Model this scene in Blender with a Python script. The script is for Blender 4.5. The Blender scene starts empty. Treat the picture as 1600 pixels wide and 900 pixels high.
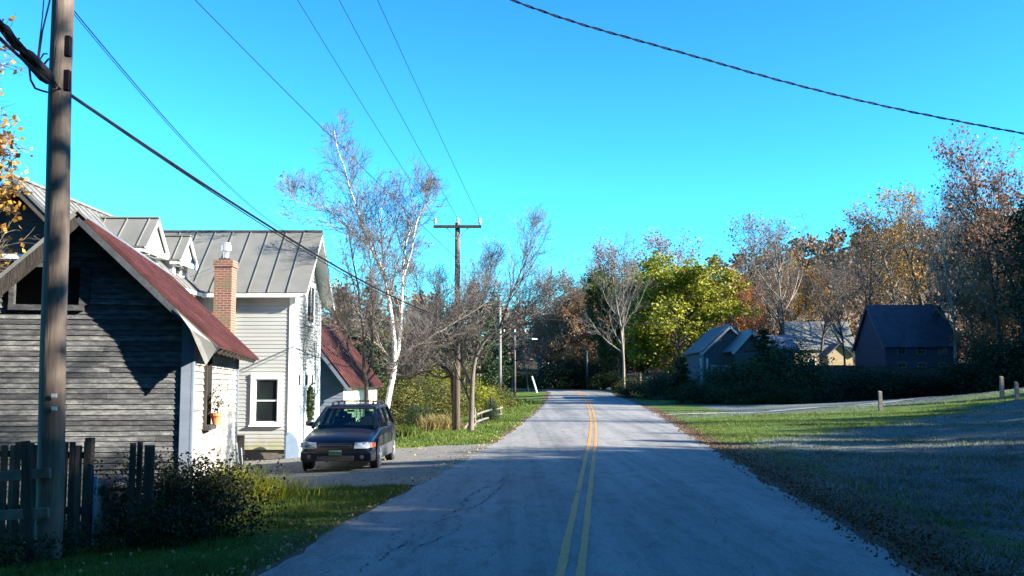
import bpy, math, random
import numpy as np
from mathutils import Vector, Matrix

R = math.radians
C = bpy.context.scene.collection
sc = bpy.context.scene

# ------------------------------------------------------------------ camera
EYE = 1.86
PITCH = math.atan(150 / 1600)
cam_d = bpy.data.cameras.new('camera')
cam = bpy.data.objects.new('camera', cam_d); C.objects.link(cam)
cam_d.sensor_width = 36; cam_d.lens = 36
cam_d.clip_start = 0.1; cam_d.clip_end = 4000
cam.location = (0, 0, EYE)
cam.rotation_euler = (math.pi / 2 + PITCH, 0, 0)
sc.camera = cam

# ------------------------------------------------------------------ light
SUN_EL = R(24)
SUN_DIR = Vector((math.cos(SUN_EL) * math.cos(R(-17)), math.cos(SUN_EL) * math.sin(R(-17)), math.sin(SUN_EL)))
w = bpy.data.worlds.new('World'); sc.world = w; w.use_nodes = True
nt = w.node_tree; nt.nodes.clear()
sky = nt.nodes.new('ShaderNodeTexSky'); sky.sky_type = 'NISHITA'; sky.sun_disc = False
sky.sun_elevation = SUN_EL
sky.sun_rotation = math.atan2(SUN_DIR.x, SUN_DIR.y)
sky.altitude = 300; sky.air_density = 1.0; sky.dust_density = 0.7; sky.ozone_density = 2.0
hs = nt.nodes.new('ShaderNodeMix'); hs.data_type = 'RGBA'; hs.blend_type = 'MULTIPLY'; hs.inputs[0].default_value = 1
hs.inputs[7].default_value = (.175, .63, .80, 1)   # the saturated cyan-blue of this camera's clear sky
bg = nt.nodes.new('ShaderNodeBackground'); bg.inputs['Strength'].default_value = 0.05
wo = nt.nodes.new('ShaderNodeOutputWorld')
ga = nt.nodes.new('ShaderNodeGamma'); ga.inputs[1].default_value = 1.6; nt.links.new(sky.outputs[0], ga.inputs[0]); nt.links.new(ga.outputs[0], hs.inputs[6]); nt.links.new(hs.outputs[2], bg.inputs[0]); nt.links.new(bg.outputs[0], wo.inputs[0])
sl = bpy.data.lights.new('sun', 'SUN'); sl.energy = 5.0; sl.angle = R(0.55); sl.color = (1, .93, .80)
so = bpy.data.objects.new('sun', sl); C.objects.link(so)
so.rotation_euler = SUN_DIR.to_track_quat('Z', 'Y').to_euler()
sc.view_settings.view_transform = 'Standard'; sc.view_settings.look = 'None'
sc.view_settings.gamma = 1; sc.view_settings.use_curve_mapping = False
sc.view_settings.exposure = 2.25
sc.cycles.max_bounces = 6; sc.cycles.diffuse_bounces = 3; sc.cycles.transparent_max_bounces = 6

# ------------------------------------------------------------------ helpers
def P(px, py, Y):
    """the point at depth Y seen at photo pixel (px, py)"""
    dx = (px - 800) / 1600; dy = (450 - py) / 1600
    y = math.cos(PITCH) - dy * math.sin(PITCH); z = math.sin(PITCH) + dy * math.cos(PITCH)
    t = Y / y
    return Vector((dx * t, Y, EYE + z * t))

class MB:
    def __init__(s): s.v = []; s.f = []; s.r = []
    def quad(s, a, b, c, d): 
        n = len(s.v); s.v += [tuple(a), tuple(b), tuple(c), tuple(d)]; s.f.append((n, n+1, n+2, n+3))
    def poly(s, pts):
        n = len(s.v); s.v += [tuple(p) for p in pts]; s.f.append(tuple(range(n, n+len(pts))))
    def box(s, a, b):
        x0, y0, z0 = a; x1, y1, z1 = b
        s.hexa([(x0,y0,z0),(x1,y0,z0),(x1,y1,z0),(x0,y1,z0),(x0,y0,z1),(x1,y0,z1),(x1,y1,z1),(x0,y1,z1)])
    def hexa(s, p):
        n = len(s.v); s.v += [tuple(q) for q in p]
        for f in ((0,3,2,1),(4,5,6,7),(0,1,5,4),(1,2,6,5),(2,3,7,6),(3,0,4,7)): s.f.append(tuple(n+i for i in f))
    def beam(s, p0, p1, w, h, up=(0,0,1)):
        p0 = Vector(p0); p1 = Vector(p1); d = (p1-p0).normalized(); up = Vector(up)
        x = d.cross(up)
        if x.length < 1e-4: x = d.cross(Vector((0,1,0)))
        x.normalize(); u = x.cross(d).normalized()
        q = []
        for p in (p0, p1):
            q.append([p - x*w/2 - u*h/2, p + x*w/2 - u*h/2, p + x*w/2 + u*h/2, p - x*w/2 + u*h/2])
        s.hexa([q[0][0], q[0][1], q[1][1], q[1][0], q[0][3], q[0][2], q[1][2], q[1][3]])
    def extrude(s, pts, vec):
        """prism: polygon pts moved along vec"""
        n = len(s.v); k = len(pts); vec = Vector(vec)
        s.v += [tuple(p) for p in pts] + [tuple(Vector(p) + vec) for p in pts]
        s.f.append(tuple(n+i for i in reversed(range(k)))); s.f.append(tuple(n+k+i for i in range(k)))
        for i in range(k):
            j = (i+1) % k; s.f.append((n+i, n+j, n+k+j, n+k+i))
    def tube(s, pts, rad, k=6, cap=True):
        pts = [Vector(p) for p in pts]; m = len(pts)
        if not hasattr(rad, '__len__'): rad = [rad]*m
        n = len(s.v); ref = Vector((0.13, 0.31, 0.94))
        d0 = (pts[1]-pts[0]).normalized()
        if abs(d0.dot(ref)) > .9: ref = Vector((1, 0, 0))
        for i in range(m):
            d = (pts[min(i+1, m-1)] - pts[max(i-1, 0)])
            if d.length < 1e-9: d = Vector((0,0,1))
            d.normalize(); x = d.cross(ref)
            if x.length < 1e-4: x = d.cross(Vector((0,1,0)))
            x.normalize(); y = d.cross(x)
            for j in range(k):
                a = 2*math.pi*j/k; q = pts[i] + (x*math.cos(a) + y*math.sin(a))*rad[i]
                s.v.append((q.x, q.y, q.z))
        for i in range(m-1):
            for j in range(k):
                a = n+i*k+j; b = n+i*k+(j+1) % k
                s.f.append((a, b, b+k, a+k))
        if cap:
            s.f.append(tuple(n+j for j in reversed(range(k)))); s.f.append(tuple(n+(m-1)*k+j for j in range(k)))
    def lathe(s, prof, c=(0,0,0), k=16, axis='z'):
        n = len(s.v); m = len(prof)
        for (r, z) in prof:
            for j in range(k):
                a = 2*math.pi*j/k
                if axis == 'z': s.v.append((c[0]+r*math.cos(a), c[1]+r*math.sin(a), c[2]+z))
                elif axis == 'x': s.v.append((c[0]+z, c[1]+r*math.cos(a), c[2]+r*math.sin(a)))
                else: s.v.append((c[0]+r*math.sin(a), c[1]+z, c[2]+r*math.cos(a)))
        for i in range(m-1):
            for j in range(k):
                a = n+i*k+j; b = n+i*k+(j+1) % k
                s.f.append((a, b, b+k, a+k))
        s.f.append(tuple(n+j for j in reversed(range(k)))); s.f.append(tuple(n+(m-1)*k+j for j in range(k)))
    def build(s, name, mat, parent=None, local=False, origin=None, smooth=False, bevel=0):
        me = bpy.data.meshes.new(name)
        off = Vector((0,0,0))
        if parent is not None and not local:
            p = parent
            while p is not None: off = off + p.location; p = p.parent
        if origin is not None: off = Vector(origin)
        v = np.array(s.v, dtype=np.float64).reshape(-1, 3) - np.array(off)
        me.from_pydata(v.tolist(), [], s.f); me.update()
        if len(s.r) == len(s.f) and s.r:
            at = me.attributes.new('rnd', 'FLOAT', 'FACE'); at.data.foreach_set('value', s.r)
        if mat: me.materials.append(mat)
        if smooth: me.polygons.foreach_set('use_smooth', [True]*len(me.polygons))
        o = bpy.data.objects.new(name, me); C.objects.link(o)
        if parent is not None: o.parent = parent
        if origin is not None: o.location = Vector(origin)
        if bevel:
            b = o.modifiers.new('bevel', 'BEVEL'); b.width = bevel; b.segments = 2; b.limit_method = 'ANGLE'; b.angle_limit = R(35)
        return o

def fast_mesh(name, V, F, rnd=None, mat=None, parent=None, loc=(0,0,0)):
    """V (n,3), F (m,4) or (m,3) numpy"""
    me = bpy.data.meshes.new(name); n = len(V); m, k = F.shape
    me.vertices.add(n); me.vertices.foreach_set('co', V.astype(np.float32).ravel())
    me.loops.add(m*k); me.loops.foreach_set('vertex_index', F.astype(np.int32).ravel())
    me.polygons.add(m); me.polygons.foreach_set('loop_start', np.arange(0, m*k, k, dtype=np.int32))
    me.polygons.foreach_set('loop_total', np.full(m, k, dtype=np.int32))
    me.update(calc_edges=True)
    if rnd is not None:
        at = me.attributes.new('rnd', 'FLOAT', 'FACE'); at.data.foreach_set('value', rnd.astype(np.float32))
    if mat: me.materials.append(mat)
    o = bpy.data.objects.new(name, me); C.objects.link(o); o.location = loc
    if parent is not None: o.parent = parent
    return o

def tag(o, label=None, cat=None, group=None, kind=None):
    if label: o['label'] = label
    if cat: o['category'] = cat
    if group: o['group'] = group
    if kind: o['kind'] = kind
    return o
def empty(name, loc, label=None, cat=None, group=None, rz=0, parent=None):
    o = bpy.data.objects.new(name, None); C.objects.link(o); o.location = loc; o.rotation_euler = (0,0,rz)
    o.empty_display_size = .2
    if parent is not None: o.parent = parent
    return tag(o, label, cat, group)
def copy_thing(src, loc, rz=0, scale=1.0, label=None, group=None, mats=None):
    c = src.copy(); C.objects.link(c); c.location = loc; c.rotation_euler = (0,0,rz)
    c.scale = scale if hasattr(scale, '__len__') else (scale,)*3
    for ch in list(src.children):
        k = ch.copy(); C.objects.link(k); k.parent = c
        for g in list(ch.children):
            q = g.copy(); C.objects.link(q); q.parent = k
    if label: c['label'] = label
    if group: c['group'] = group
    return c

# ------------------------------------------------------------------ materials
def mat(name, cols, scale=3.0, rough=.8, bump=0.0, stretch=(1,1,1), metal=0.0, detail=6, bscale=None, spec=None,
        attr=False, trans=0.0, coat=0.0, dist=0.0, jitter=0.0):
    """cols: list of (pos, rgb) on a noise ramp, or one rgb"""
    m = bpy.data.materials.new(name); m.use_nodes = True; t = m.node_tree; N = t.nodes; L = t.links
    b = N['Principled BSDF']; b.inputs['Roughness'].default_value = rough; b.inputs['Metallic'].default_value = metal
    if spec is not None: b.inputs['Specular IOR Level'].default_value = spec
    if coat: b.inputs['Coat Weight'].default_value = coat; b.inputs['Coat Roughness'].default_value = .08
    if isinstance(cols[0], (int, float)):
        cols = [(0.3, tuple(c*.85 for c in cols)), (0.7, tuple(min(1, c*1.12) for c in cols))]
    tc = N.new('ShaderNodeTexCoord'); mp = N.new('ShaderNodeMapping'); mp.inputs['Scale'].default_value = stretch
    L.new(tc.outputs['Object'], mp.inputs[0])
    ns = N.new('ShaderNodeTexNoise'); ns.inputs['Scale'].default_value = scale; ns.inputs['Detail'].default_value = detail
    ns.inputs['Roughness'].default_value = .62; ns.inputs['Distortion'].default_value = dist
    L.new(mp.outputs[0], ns.inputs['Vector'])
    rp = N.new('ShaderNodeValToRGB')
    while len(rp.color_ramp.elements) < len(cols): rp.color_ramp.elements.new(.5)
    for e, (p, c) in zip(rp.color_ramp.elements, cols): e.position = p; e.color = (*c, 1)
    if attr:
        a = N.new('ShaderNodeAttribute'); a.attribute_name = 'rnd'
        mx = N.new('ShaderNodeMix'); mx.data_type = 'FLOAT'; mx.inputs[0].default_value = attr if isinstance(attr, float) else .7
        L.new(ns.outputs[0], mx.inputs[2]); L.new(a.outputs['Fac'], mx.inputs[3]); L.new(mx.outputs[0], rp.inputs[0])
    else: L.new(ns.outputs[0], rp.inputs[0])
    col = rp.outputs[0]
    if jitter:   # each copy of a thing differs a little in tone
        oi = N.new('ShaderNodeObjectInfo'); h = N.new('ShaderNodeHueSaturation')
        mr = N.new('ShaderNodeMapRange'); mr.inputs[3].default_value = 1-jitter; mr.inputs[4].default_value = 1+jitter
        L.new(oi.outputs['Random'], mr.inputs[0]); L.new(mr.outputs[0], h.inputs['Value']); L.new(col, h.inputs['Color']); col = h.outputs[0]
    L.new(col, b.inputs['Base Color'])
    if bump:
        n2 = N.new('ShaderNodeTexNoise'); n2.inputs['Scale'].default_value = bscale or scale*4; n2.inputs['Detail'].default_value = 5
        L.new(mp.outputs[0], n2.inputs['Vector'])
        bp = N.new('ShaderNodeBump'); bp.inputs['Strength'].default_value = bump; bp.inputs['Distance'].default_value = .02
        L.new(n2.outputs[0], bp.inputs['Height']); L.new(bp.outputs[0], b.inputs['Normal'])
    if trans:
        tr = N.new('ShaderNodeBsdfTranslucent'); L.new(col, tr.inputs[0])
        ms = N.new('ShaderNodeMixShader'); ms.inputs[0].default_value = trans
        L.new(b.outputs[0], ms.inputs[1]); L.new(tr.outputs[0], ms.inputs[2]); L.new(ms.outputs[0], N['Material Output'].inputs[0])
    return m

M = {}
def leafmat(key, a, b, c):
    M[key] = mat('leaves_'+key, [(0.12, a), (0.5, b), (0.88, c)], scale=.35, rough=.6, attr=.72, trans=.3, spec=.3, jitter=.18)
leafmat('green', (.06,.08,.010), (.21,.225,.016), (.45,.38,.03))
leafmat('dark', (.010,.022,.008), (.018,.038,.012), (.035,.062,.018))
leafmat('pine', (.012,.028,.012), (.022,.045,.018), (.045,.075,.028))
leafmat('russet', (.10,.045,.022), (.20,.09,.045), (.30,.16,.09))
leafmat('beige', (.13,.085,.05), (.22,.15,.09), (.33,.24,.15))
leafmat('gold', (.15,.065,.01), (.30,.15,.015), (.42,.24,.03))
leafmat('orange', (.17,.045,.01), (.32,.10,.015), (.45,.20,.03))
leafmat('red', (.10,.018,.012), (.22,.045,.02), (.30,.10,.03))
leafmat('olive', (.03,.035,.008), (.08,.08,.014), (.17,.145,.025))
leafmat('brown', (.09,.052,.028), (.16,.095,.05), (.25,.16,.085))
leafmat('midgreen', (.02,.03,.008), (.05,.065,.012), (.11,.12,.02))
leafmat('lime', (.03,.055,.008), (.07,.12,.012), (.12,.18,.022))
leafmat('grass', (.034,.060,.008), (.070,.110,.012), (.14,.16,.022))
leafmat('frost', (.04,.052,.04), (.11,.125,.12), (.34,.36,.37))
leafmat('straw', (.16,.12,.04), (.30,.23,.09), (.45,.36,.16))
leafmat('litter', (.03,.017,.008), (.08,.04,.016), (.17,.09,.03))
leafmat('weed', (.006,.012,.003), (.014,.022,.006), (.045,.045,.012))
leafmat('fountain', (.12,.15,.010), (.32,.32,.02), (.52,.48,.06))
M['bark'] = mat('bark', [(.3,(.05,.04,.032)),(.7,(.13,.105,.085))], 6, .9, .6, (1,1,.25), jitter=.25)
M['bark_pale'] = mat('bark_pale', [(.3,(.12,.095,.075)),(.7,(.26,.21,.17))], 5, .9, .4, (1,1,.3), jitter=.2)
M['bark_dark'] = mat('bark_dark', [(.3,(.02,.016,.013)),(.7,(.055,.042,.034))], 6, .9, .6, (1,1,.25))
M['twig'] = mat('twig', [(.3,(.058,.048,.044)),(.7,(.135,.112,.10))], 3, .8)
M['birch'] = mat('birch_bark', [(.36,(.05,.045,.04)),(.44,(.62,.60,.56)),(.8,(.80,.78,.73))], 5, .7, .3, (1,1,2.6), dist=.3)
M['trim'] = mat('white_trim', [(.3,(.66,.67,.66)),(.7,(.80,.80,.78))], 3, .55)
M['black'] = mat('black_rubber', (.012,.012,.013), 5, .6)
M['dark_glass'] = mat('window_glass', (.012,.014,.016), 2, .07, spec=.6)
M['wire'] = mat('black_cable', (.006,.006,.009), 5, .85, spec=.15)

def rustroof(name, stops):
    return mat(name, stops, 2.2, .55, .25, (1, .35, 1), metal=.15, detail=8)
M['rust'] = rustroof('rusty_red_metal', [(.30,(0.0277,0.0111,0.00984)),(.45,(0.0615,0.016,0.0135)),(.6,(0.0918,0.0277,0.0246)),(.78,(0.135,0.0677,0.0554))])
M['galv'] = mat('grey_seam_metal', [(.3,(0.153,0.149,0.131)),(.7,(0.216,0.207,0.184))], 1.2, .42, .05, metal=.25)
M['galv_old'] = mat('weathered_grey_metal', [(.3,(.14,.14,.13)),(.7,(.24,.235,.22))], 2.5, .5, .1, metal=.3)

def siding_mat(name, stops, scale, stretch, bump=.4, rough=.85, grime=None, av=.15):
    m = mat(name, stops, scale, rough, bump, stretch, detail=9, attr=av)
    if grime:
        # moss and splash dirt low on the boards: a stain with a shape of its own
        t = m.node_tree; N = t.nodes; L = t.links; b = N['Principled BSDF']
        src = b.inputs['Base Color'].links[0].from_socket
        tc = N.new('ShaderNodeTexCoord'); sp = N.new('ShaderNodeSeparateXYZ'); L.new(tc.outputs['Object'], sp.inputs[0])
        ns = N.new('ShaderNodeTexNoise'); ns.inputs['Scale'].default_value = 2.5; ns.inputs['Detail'].default_value = 5; L.new(tc.outputs['Object'], ns.inputs[0])
        ad = N.new('ShaderNodeMath'); ad.operation = 'MULTIPLY_ADD'; ad.inputs[1].default_value = -1.2; L.new(ns.outputs[0], ad.inputs[0]); L.new(sp.outputs[2], ad.inputs[2])
        mr = N.new('ShaderNodeMapRange'); mr.inputs[1].default_value = grime[1]; mr.inputs[2].default_value = grime[2]; mr.inputs[3].default_value = grime[3]; mr.inputs[4].default_value = 0
        L.new(ad.outputs[0], mr.inputs[0])
        mx = N.new('ShaderNodeMix'); mx.data_type = 'RGBA'; mx.inputs[7].default_value = (*grime[0], 1)
        L.new(mr.outputs[0], mx.inputs[0]); L.new(src, mx.inputs[6]); L.new(mx.outputs[2], b.inputs['Base Color'])
    return m
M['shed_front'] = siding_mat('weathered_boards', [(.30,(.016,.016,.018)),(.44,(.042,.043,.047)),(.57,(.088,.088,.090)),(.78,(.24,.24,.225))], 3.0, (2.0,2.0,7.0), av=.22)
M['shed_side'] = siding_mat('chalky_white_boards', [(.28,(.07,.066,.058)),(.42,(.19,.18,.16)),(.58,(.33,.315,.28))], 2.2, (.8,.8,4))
M['clap_grey'] = siding_mat('pale_grey_clapboard', [(.2,(.27,.275,.26)),(.8,(.34,.345,.33))], 1.0, (.6,.6,3), .15, grime=((.22,.20,.05), -.45, .0, .75))
M['clap_white'] = siding_mat('white_clapboard', [(.2,(.28,.295,.30)),(.8,(.34,.35,.35))], 1.0, (.6,.6,3), .15)
M['clap_brown'] = siding_mat('brown_grey_clapboard', [(.2,(.055,.042,.034)),(.8,(.10,.08,.066))], 1.0, (.6,.6,3), .2)
M['clap_blue_and_shadow'] = siding_mat('blue_grey_and_shadow_boards', [(.2,(.10,.12,.16)),(.8,(.16,.19,.25))], 1.0, (.6,.6,3), .2)  # bluish corner boards, and a barn gable with its shadow in the colour
M['clap_cream'] = siding_mat('cream_boards', [(.2,(.60,.56,.42)),(.8,(.72,.68,.55))], 1.0, (.6,.6,3), .2)
M['clap_tan'] = siding_mat('tan_boards', [(.2,(.30,.22,.12)),(.8,(.42,.32,.20))], 1.0, (.6,.6,3), .2)
M['oldwood'] = mat('grey_old_wood', [(.3,(0.018,0.015,0.012)),(.5,(0.042,0.033,0.027)),(.75,(0.09,0.072,0.06))], 4, .9, .6, (3,3,.4), detail=8, attr=.3)
M['fencewood'] = mat('split_rail_wood', [(.3,(0.065,0.0553,0.0455)),(.7,(0.176,0.153,0.13))], 4, .9, .5, (1,1,1))
M['darkwood'] = mat('dark_wood', [(.3,(.012,.011,.010)),(.7,(.035,.03,.026))], 4, .9, .4, (3,3,.4))

# ------------------------------------------------------------------ terrain and road line
def smooth(t): t = np.clip(t, 0, 1); return t*t*(3-2*t)
_ys = np.concatenate([np.arange(-60, 100.1, 2.0)])
_cx = -.155 + .0875*_ys - np.where(_ys > 30, .00037*(_ys-30)**2, 0)
_tail = np.array([(7.05,104),(7.35,109),(7.45,114),(7.2,119),(6.4,124.5),(4.9,130),(2.6,135.5),(-.8,141),(-5.5,146),(-12,150.5),(-21,154),(-33,157),(-50,159),(-80,160)])
ROAD = np.vstack([np.column_stack([_cx, _ys]), _tail])
def road_z(y): return np.where(y < 35, 0, np.minimum(.012*(np.minimum(y, 128)-35), 1.1)) + 0
def road_dist(X, Y):
    X = np.asarray(X, float); Y = np.asarray(Y, float); best = np.full(X.shape, 1e9); side = np.zeros(X.shape); zz = np.zeros(X.shape)
    for i in range(len(ROAD)-1):
        a = ROAD[i]; b = ROAD[i+1]; d = b-a; l2 = (d**2).sum()
        t = np.clip(((X-a[0])*d[0] + (Y-a[1])*d[1])/l2, 0, 1)
        qx = a[0]+t*d[0]; qy = a[1]+t*d[1]; dd = np.hypot(X-qx, Y-qy)
        m = dd < best; best = np.where(m, dd, best)
        side = np.where(m, np.sign(d[1]*(X-qx) - d[0]*(Y-qy)), side); zz = np.where(m, road_z(qy), zz)
    return best, side, zz
HW = 3.25
def gz(X, Y, detail=True):
    X = np.asarray(X, float); Y = np.asarray(Y, float)
    d, side, zr = road_dist(X, Y); s = np.maximum(d-HW, 0)
    f = 1 - .80*smooth((Y-52)/22)
    sr = np.minimum(s, 30)
    right = (.0036*sr**2)*f + 2.6*smooth((Y-78)/62)*smooth((X-14)/26) - .05*smooth(s/.5)*(1-smooth(s/2.5))
    left = -.05*np.minimum(s, 9)*(1-smooth((Y-105)/35)) + .0*s
    z = zr + np.where(side > 0, right, left)
    und = .05*np.sin(X*.31+1.3)*np.sin(Y*.23+.4) + .03*np.sin(X*.83+Y*.57)
    z = z + und*smooth((s-1)/6)*1.2
    hill = 52*np.exp(-((X-190)/120)**2 - ((Y-470)/110)**2) + 26*np.exp(-((X-60)/150)**2 - ((Y-560)/130)**2) + 22*np.exp(-((X+90)/120)**2 - ((Y-330)/110)**2) + 26*np.exp(-((X-160)/50)**2-((Y-190)/70)**2)*.35
    z = z + hill*smooth((Y-150)/100)*1.0
    z = z - .05*(1-smooth((d-HW+.35)/.3))
    return z
def gzf(x, y): return float(gz(np.array([x]), np.array([y]))[0])

def axis(segs):
    out = []
    for a, b, st in segs: out += list(np.arange(a, b, st))
    out.append(segs[-1][1]); return np.array(out)
xs = axis([(-1500,-200,100),(-200,-60,10),(-60,-16,2),(-16,-9,.5),(-9,9,.2),(9,26,.6),(26,70,2.2),(70,300,10),(300,1500,100)])
ys = axis([(-60,4,4),(4,36,.25),(36,80,.7),(80,165,1.6),(165,700,14),(700,1800,110)])
GX, GY = np.meshgrid(xs, ys)
GZ = gz(GX, GY)
V = np.column_stack([GX.ravel(), GY.ravel(), GZ.ravel()])
nx, ny = len(xs), len(ys)
ii, jj = np.meshgrid(np.arange(nx-1), np.arange(ny-1)); a = (jj*nx+ii).ravel()
F = np.column_stack([a, a+1, a+nx+1, a+nx])

gm = bpy.data.materials.new('grass_ground'); gm.use_nodes = True
t = gm.node_tree; N = t.nodes; L = t.links; b = N['Principled BSDF']; b.inputs['Roughness'].default_value = .9
b.inputs['Specular IOR Level'].default_value = .2
tc = N.new('ShaderNodeTexCoord')
def noise(sc_, det=6, st=(1,1,1)):
    mp = N.new('ShaderNodeMapping'); mp.inputs['Scale'].default_value = st; L.new(tc.outputs['Object'], mp.inputs[0])
    n = N.new('ShaderNodeTexNoise'); n.inputs['Scale'].default_value = sc_; n.inputs['Detail'].default_value = det; n.inputs['Roughness'].default_value = .65
    L.new(mp.outputs[0], n.inputs[0]); return n.outputs[0]
def ramp(src, stops):
    r = N.new('ShaderNodeValToRGB')
    while len(r.color_ramp.elements) < len(stops): r.color_ramp.elements.new(.5)
    for e, (p, c) in zip(r.color_ramp.elements, stops): e.position = p; e.color = (*c, 1)
    L.new(src, r.inputs[0]); return r.outputs[0]
def mixc(f, a_, b_):
    m = N.new('ShaderNodeMix'); m.data_type = 'RGBA'
    L.new(f, m.inputs[0]); L.new(a_, m.inputs[6]); L.new(b_, m.inputs[7]); return m.outputs[2]
def attrf(nm, nz, lo=.3, hi=.7):
    a_ = N.new('ShaderNodeAttribute'); a_.attribute_name = nm
    ma = N.new('ShaderNodeMath'); ma.operation = 'MULTIPLY_ADD'; ma.inputs[1].default_value = .8; L.new(nz, ma.inputs[0]); 
    m2 = N.new('ShaderNodeMath'); m2.operation = 'SUBTRACT'; m2.inputs[1].default_value = .4; L.new(a_.outputs['Fac'], m2.inputs[0]); L.new(m2.outputs[0], ma.inputs[2])
    mr = N.new('ShaderNodeMapRange'); mr.inputs[1].default_value = lo; mr.inputs[2].default_value = hi; L.new(ma.outputs[0], mr.inputs[0]); return mr.outputs[0]
n1 = noise(1.1, 8); n2 = noise(14, 6); n3 = noise(.35, 4)
grass = ramp(n1, [(.3,(.034,.062,.008)),(.5,(.068,.11,.012)),(.72,(.12,.135,.022))])
frost = ramp(n2, [(.32,(.04,.052,.038)),(.55,(.11,.125,.12)),(.75,(.30,.32,.33))])
dirt = ramp(n2, [(.3,(.05,.032,.018)),(.6,(.13,.085,.05)),(.8,(.24,.17,.10))])
c1 = mixc(attrf('frost', n3), grass, frost)
c2 = mixc(attrf('dirt', n1), c1, dirt)
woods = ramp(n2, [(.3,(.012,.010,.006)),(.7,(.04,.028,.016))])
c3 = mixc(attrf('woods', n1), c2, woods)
L.new(c3, b.inputs['Base Color'])
bp = N.new('ShaderNodeBump'); bp.inputs['Strength'].default_value = .8; bp.inputs['Distance'].default_value = .05; L.new(noise(22, 5), bp.inputs['Height']); L.new(bp.outputs[0], b.inputs['Normal'])
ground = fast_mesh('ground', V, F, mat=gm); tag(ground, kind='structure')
dd, sd, _ = road_dist(GX, GY); ss = dd-HW
rightside = sd > 0
fro = np.where(rightside, smooth((ss-1.0)/1.6)*(1-smooth((GY-28-(GX-4)*.9)/6)), 0)
fro = np.maximum(fro, np.where(rightside & (GX < 60), smooth((GY-50)/8)*(1-smooth((GY-84)/10))*smooth((ss-2)/4)*.95, 0))
dirtm = np.where(rightside, 1-smooth((ss-.35-.6*(GY < 34))/.9), 1-smooth((ss-.1)/.6))
dirtm = np.where(ss < 12, dirtm, 0)
shedyard = (1-smooth((GX+5.5)/1.5))*(1-smooth((GY-22)/4))*smooth((GY-12.4)/1)
dirtm = np.maximum(dirtm, shedyard)
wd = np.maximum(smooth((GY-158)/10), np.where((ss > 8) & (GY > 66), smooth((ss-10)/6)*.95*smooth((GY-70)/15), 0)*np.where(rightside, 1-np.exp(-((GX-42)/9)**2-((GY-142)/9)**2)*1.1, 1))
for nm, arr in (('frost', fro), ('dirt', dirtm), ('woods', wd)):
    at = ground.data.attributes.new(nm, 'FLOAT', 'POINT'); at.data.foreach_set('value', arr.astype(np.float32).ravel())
ground.data.polygons.foreach_set('use_smooth', [True]*len(ground.data.polygons))

# ------------------------------------------------------------------ road
def ribbon(name, off0, off1, m, dz, y0=-40, jag=0, seed=1, sub=1.0, cross=1, parent=None, skip=None):
    pts = []; 
    for i in range(len(ROAD)-1):
        a_, b_ = ROAD[i], ROAD[i+1]; n = max(1, int(np.hypot(*(b_-a_))/sub))
        for k in range(n): pts.append(a_+(b_-a_)*k/n)
    pts.append(ROAD[-1]); pts = np.array(pts); pts = pts[pts[:,1] >= y0]
    # smooth the line
    for _ in range(6): pts[1:-1] = (pts[:-2]+pts[1:-1]*2+pts[2:])/4
    tan = np.gradient(pts, axis=0); tan /= np.linalg.norm(tan, axis=1)[:,None]; nrm = np.column_stack([tan[:,1], -tan[:,0]])
    rg = np.random.default_rng(seed); n = len(pts)
    o0 = np.full(n, off0); o1 = np.full(n, off1)
    if jag:
        for o in (o0, o1):
            w_ = np.zeros(n)
            for _ in range(3):
                q = rg.normal(size=n); kk = rg.integers(2, 7); q = np.convolve(q, np.ones(kk)/kk, 'same'); w_ += q
            o += w_*jag
    cols = []
    for c in range(cross+1):
        f_ = c/cross; q = pts + nrm*(o0+(o1-o0)*f_)[:,None]; off = o0+(o1-o0)*f_
        z = road_z(pts[:,1]) + dz - .0022*off**2 + .012 + .05*smooth((pts[:,1]-110)/20)
        cols.append(np.column_stack([q, z]))
    VV = np.stack(cols, 1).reshape(-1, 3); k = cross+1
    i_, j_ = np.meshgrid(np.arange(n-1), np.arange(cross), indexing='ij'); a_ = (i_*k+j_).ravel()
    FF = np.column_stack([a_, a_+1, a_+k+1, a_+k])
    if skip is not None: FF = FF[~skip(VV[FF[:,0]], rg)]
    o = fast_mesh(name, VV, FF, mat=m, parent=parent)
    o.data.polygons.foreach_set('use_smooth', [True]*len(o.data.polygons)); return o

rm = bpy.data.materials.new('worn_asphalt'); rm.use_nodes = True
t = rm.node_tree; N = t.nodes; L = t.links; b = N['Principled BSDF']; b.inputs['Roughness'].default_value = .75; b.inputs['Specular IOR Level'].default_value = .35
tc = N.new('ShaderNodeTexCoord')
big = noise(.5, 5, (1,.22,1)); fine = noise(38, 5); mid = noise(4, 8, (1,.3,1))
base = ramp(big, [(.3,(.155,.15,.145)),(.7,(.255,.243,.228))])
spk = ramp(fine, [(.35,(.60,.60,.60)),(.65,(1.28,1.27,1.25))])
mul = N.new('ShaderNodeMix'); mul.data_type = 'RGBA'; mul.blend_type = 'MULTIPLY'; mul.inputs[0].default_value = 1; L.new(base, mul.inputs[6]); L.new(spk, mul.inputs[7])
trk = ramp(noise(1.0, 4, (1.5,.02,1)), [(.38,(.70,.71,.72)),(.52,(1,1,1)),(.66,(1.12,1.11,1.10))])
mulT = N.new('ShaderNodeMix'); mulT.data_type = 'RGBA'; mulT.blend_type = 'MULTIPLY'; mulT.inputs[0].default_value = .8; L.new(mul.outputs[2], mulT.inputs[6]); L.new(trk, mulT.inputs[7])
stain = ramp(mid, [(.36,(.62,.62,.63)),(.5,(1,1,1))])
mul2 = N.new('ShaderNodeMix'); mul2.data_type = 'RGBA'; mul2.blend_type = 'MULTIPLY'; mul2.inputs[0].default_value = .75; L.new(mulT.outputs[2], mul2.inputs[6]); L.new(stain, mul2.inputs[7])
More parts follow.
